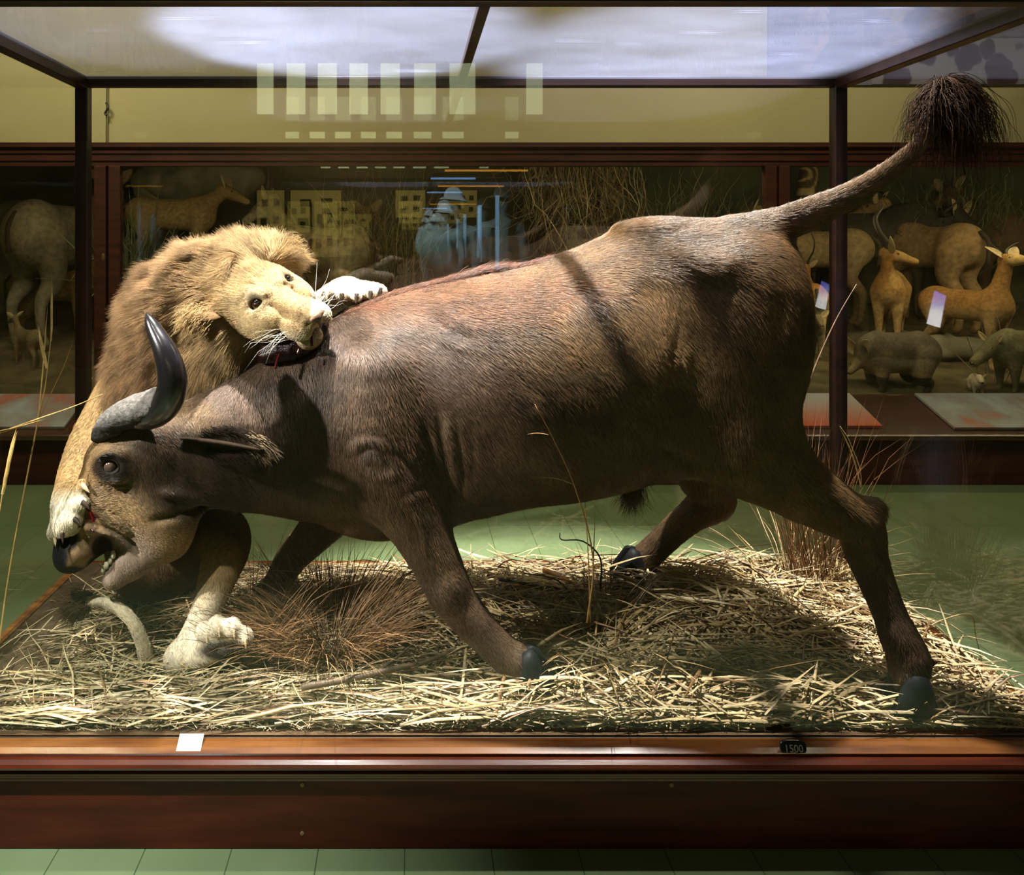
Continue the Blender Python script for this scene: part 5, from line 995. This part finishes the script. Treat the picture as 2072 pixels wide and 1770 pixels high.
# ------------------------------------------------------------------ the gallery behind the photographer, met in the panes as reflections
def Rf(px, py, D): p = P(px, py, D); p[1] = 2 * YF - D; return p       # where a thing stands whose mirror image lies at distance D
dbox = emit('lit_board_paper', (1.0, .80, .22), .48); dk = mat('board_picture', (.05, .035, .01), .7); fr_ = mat('board_frame', (.03, .02, .01), .6)
for i, (a, b_, c, e, lb) in enumerate(((520, 385, 575, 470, 'yellow lit picture board of the gallery, first of the row, reflected in the pane'), (588, 385, 690, 470, 'yellow lit picture board reflected behind the mane of the lion'), (800, 385, 860, 440, 'yellow lit board behind the helmeted figures, reflected in the pane'), (925, 385, 965, 440, 'narrow yellow lit board beside the tallest helmet, reflected'), (632, 410, 682, 520, 'yellow lit board with rows of small pictures, reflected in the pane'))):
    p, q = Rf(a, e, 9.6 - .02 * (i == 4)), Rf(c, b_, 9.6 - .02 * (i == 4)); t = thing('picture_board', lb, 'picture board', (p[0], p[1], p[2]))
    MB().box((p[0], p[1] - .05, p[2]), (q[0], p[1], q[2])).build('panel', dbox, t); w_, h_ = q[0] - p[0], q[2] - p[2]
    for (u, v_) in ((.25, .25), (.7, .3), (.3, .7), (.72, .72)): MB().box((p[0] + w_ * (u - .11), p[1], p[2] + h_ * (v_ - .09)), (p[0] + w_ * (u + .11), p[1] + .004, p[2] + h_ * (v_ + .09))).build('picture', dk, t)
    MB().box((p[0] - .03, p[1] - .06, 0), (p[0] + .01, p[1] - .02, q[2])).build('post', fr_, t); MB().box((q[0] - .01, p[1] - .06, 0), (q[0] + .03, p[1] - .02, q[2])).build('post', fr_, t)
helm = mat('white_helmet', (.75, .82, .85), .6, .3, (.6, .68, .72), 12); coatm = mat('grey_green_coat', (.18, .22, .21), .8, .2, (.25, .30, .29), 6); darkface = mat('dark_wood_figure', (.03, .022, .015), .6)
for px, py, D, s, lb in ((917, 396, 8.2, 1.0, 'person figure with white pith helmet and grey coat, tallest of the reflected group'), (900, 424, 8.0, .72, 'person figure with smaller pith helmet before the tallest one, reflected'), (868, 432, 8.4, .5, 'person figure with the smallest pith helmet of the reflected group'), (1016, 392, 8.8, 1.0, 'person figure in a dim helmet standing apart from the others, reflected')):
    c = Rf(px, py, D); t = thing('person', lb, 'person', (c[0], c[1], 0)); m_ = helm if px < 1000 else mat('dim_helmet', (.12, .15, .16), .7); k_ = .155 * s
    hb = MB(); n = 20; pr = [(1.0, -.35), (.95, -.28), (.68, -.05), (.64, .15), (.52, .42), (.3, .58), (.0, .64)]
    v = [(c[0] + k_ * r_ * math.cos(2 * pi * j / n) * 1.0, c[1] + k_ * r_ * math.sin(2 * pi * j / n) * 1.15, c[2] + k_ * (z_ + (.10 * math.cos(2 * pi * j / n) * -r_ if i < 2 else 0))) for i, (r_, z_) in enumerate(pr) for j in range(n)]
    hb.add(v, [(i * n + j, i * n + (j + 1) % n, (i + 1) * n + (j + 1) % n, (i + 1) * n + j) for i in range(len(pr) - 1) for j in range(n)]); f_ = Field(np.array((c[0] - .5, c[1] - .4, max(-.02, c[2] - 1.9 * s))), c + .45, .022)
    z0 = c[2]; f_.ell(c - (0, 0, .12 * s), (.085 * s, .10 * s, .13 * s), .02); f_.cap(c - (0, 0, .22 * s), c - (0, 0, .32 * s), .055 * s, .07 * s, .03); f_.cap(c - (.12 * s, 0, .42 * s), c - (-.12 * s, 0, .42 * s), .10 * s, .10 * s, .05); f_.cap(c - (0, 0, .45 * s), c - (0, 0, .95 * s), .17 * s, .15 * s, .06)
    for q in (-1, 1): f_.chain([(c[0] + q * .20 * s, c[1], z0 - .40 * s, .065 * s), (c[0] + q * .25 * s, c[1] + .02, z0 - .68 * s, .052 * s), (c[0] + q * .22 * s, c[1] + .10, z0 - .92 * s, .042 * s)], .04, .02); f_.chain([(c[0] + q * .09 * s, c[1], z0 - .95 * s, .10 * s), (c[0] + q * .10 * s, c[1], z0 - 1.35 * s, .07 * s), (c[0] + q * .10 * s, c[1], max(z0 - 1.78 * s, .04), .055 * s)], .05, .03)
    v, q = f_.mesh(); obj('body', v, q, coatm, t, True); hb.build('helmet', m_, t, True)
    t.location[2] = 0
    if z0 - 1.8 * s > .02: MB().box((c[0] - .3 * s, c[1] - .25, 0), (c[0] + .3 * s, c[1] + .25, z0 - 1.80 * s)).build('pedestal', darkface, t)
spot('gallery_spot', (Rf(900, 420, 6.6)[0] - .6, Rf(0, 0, 6.2)[1], 3.6), Rf(930, 430, 8.1), 900, 30, .5, (.75, .93, 1))
for a, c, y, D, col, st_, lb in ((900, 1068, 345, 9.0, (1, .42, .05), 5, 'thin orange light tube reflected above the helmeted figures'), (872, 962, 361, 9.0, (.25, .5, 1), 5, 'thin blue light tube reflected above the tallest helmet')):
    p, q = Rf(a, y, D), Rf(c, y, D); t = thing('light_tube', lb, 'light tube', p); MB().tube([p, q], .012, 8).build('tube', emit('tube_glow_%s' % ('orange' if col[0] == 1 else 'blue'), col, st_), t, True); MB().box((p[0], p[1] - .05, p[2] + .02), (q[0], p[1] + .03, p[2] + .05)).build('holder', darkface, t)
for px, y0, y1, lb in ((971, 415, 530, 'slim pale blue light strip standing beside the helmeted figures, reflected'), (1006, 395, 545, 'taller pale blue light strip standing by the dim figure, reflected')):
    p, q = Rf(px, y1, 8.3), Rf(px, y0, 8.3); t = thing('light_strip', lb, 'light strip', (p[0], p[1], 0)); MB().box((p[0] - .02, p[1] - .02, p[2]), (p[0] + .02, p[1] + .01, q[2])).build('strip', bpy.data.materials.get('strip_glow') or emit('strip_glow', (.35, .6, .85), 1.6), t); MB().box((p[0] - .03, p[1] - .04, 0), (p[0] + .03, p[1] + .0, p[2])).build('stand', darkface, t)
p = [Rf(1877, 655, 8.5), Rf(1902, 663, 8.5), Rf(1914, 598, 8.5), Rf(1893, 588, 8.5)]; t = thing('leaning_screen', 'bright tilted screen with a blue top reflected beside the gazelle', 'screen', p[0])
m, nt, b = mk('screen_picture'); co = N(nt, 'ShaderNodeTexCoord'); sp = N(nt, 'ShaderNodeSeparateXYZ'); nt.links.new(co.outputs['Generated'], sp.inputs[0]); cr_ = ramp(nt, sp.outputs[2], [(.0, (.9, .9, .95)), (.45, (.75, .78, .9)), (.6, (.35, .4, .7)), (.9, (.12, .12, .6))])
nt.links.new(cr_, b.inputs['Emission Color']); b.inputs['Emission Strength'].default_value = 9; b.inputs['Base Color'].default_value = (0, 0, 0, 1)
v = [tuple(q) for q in p] + [(q[0], q[1] - .02, q[2]) for q in p]; obj('screen', v, [(3, 2, 1, 0), (4, 5, 6, 7), (0, 1, 5, 4), (1, 2, 6, 5), (2, 3, 7, 6), (3, 0, 4, 7)], m, t)
MB().box((p[0][0] + .03, p[0][1] - .12, 0), (p[0][0] + .08, p[0][1] - .06, p[2][2])).build('stand', darkface, t)
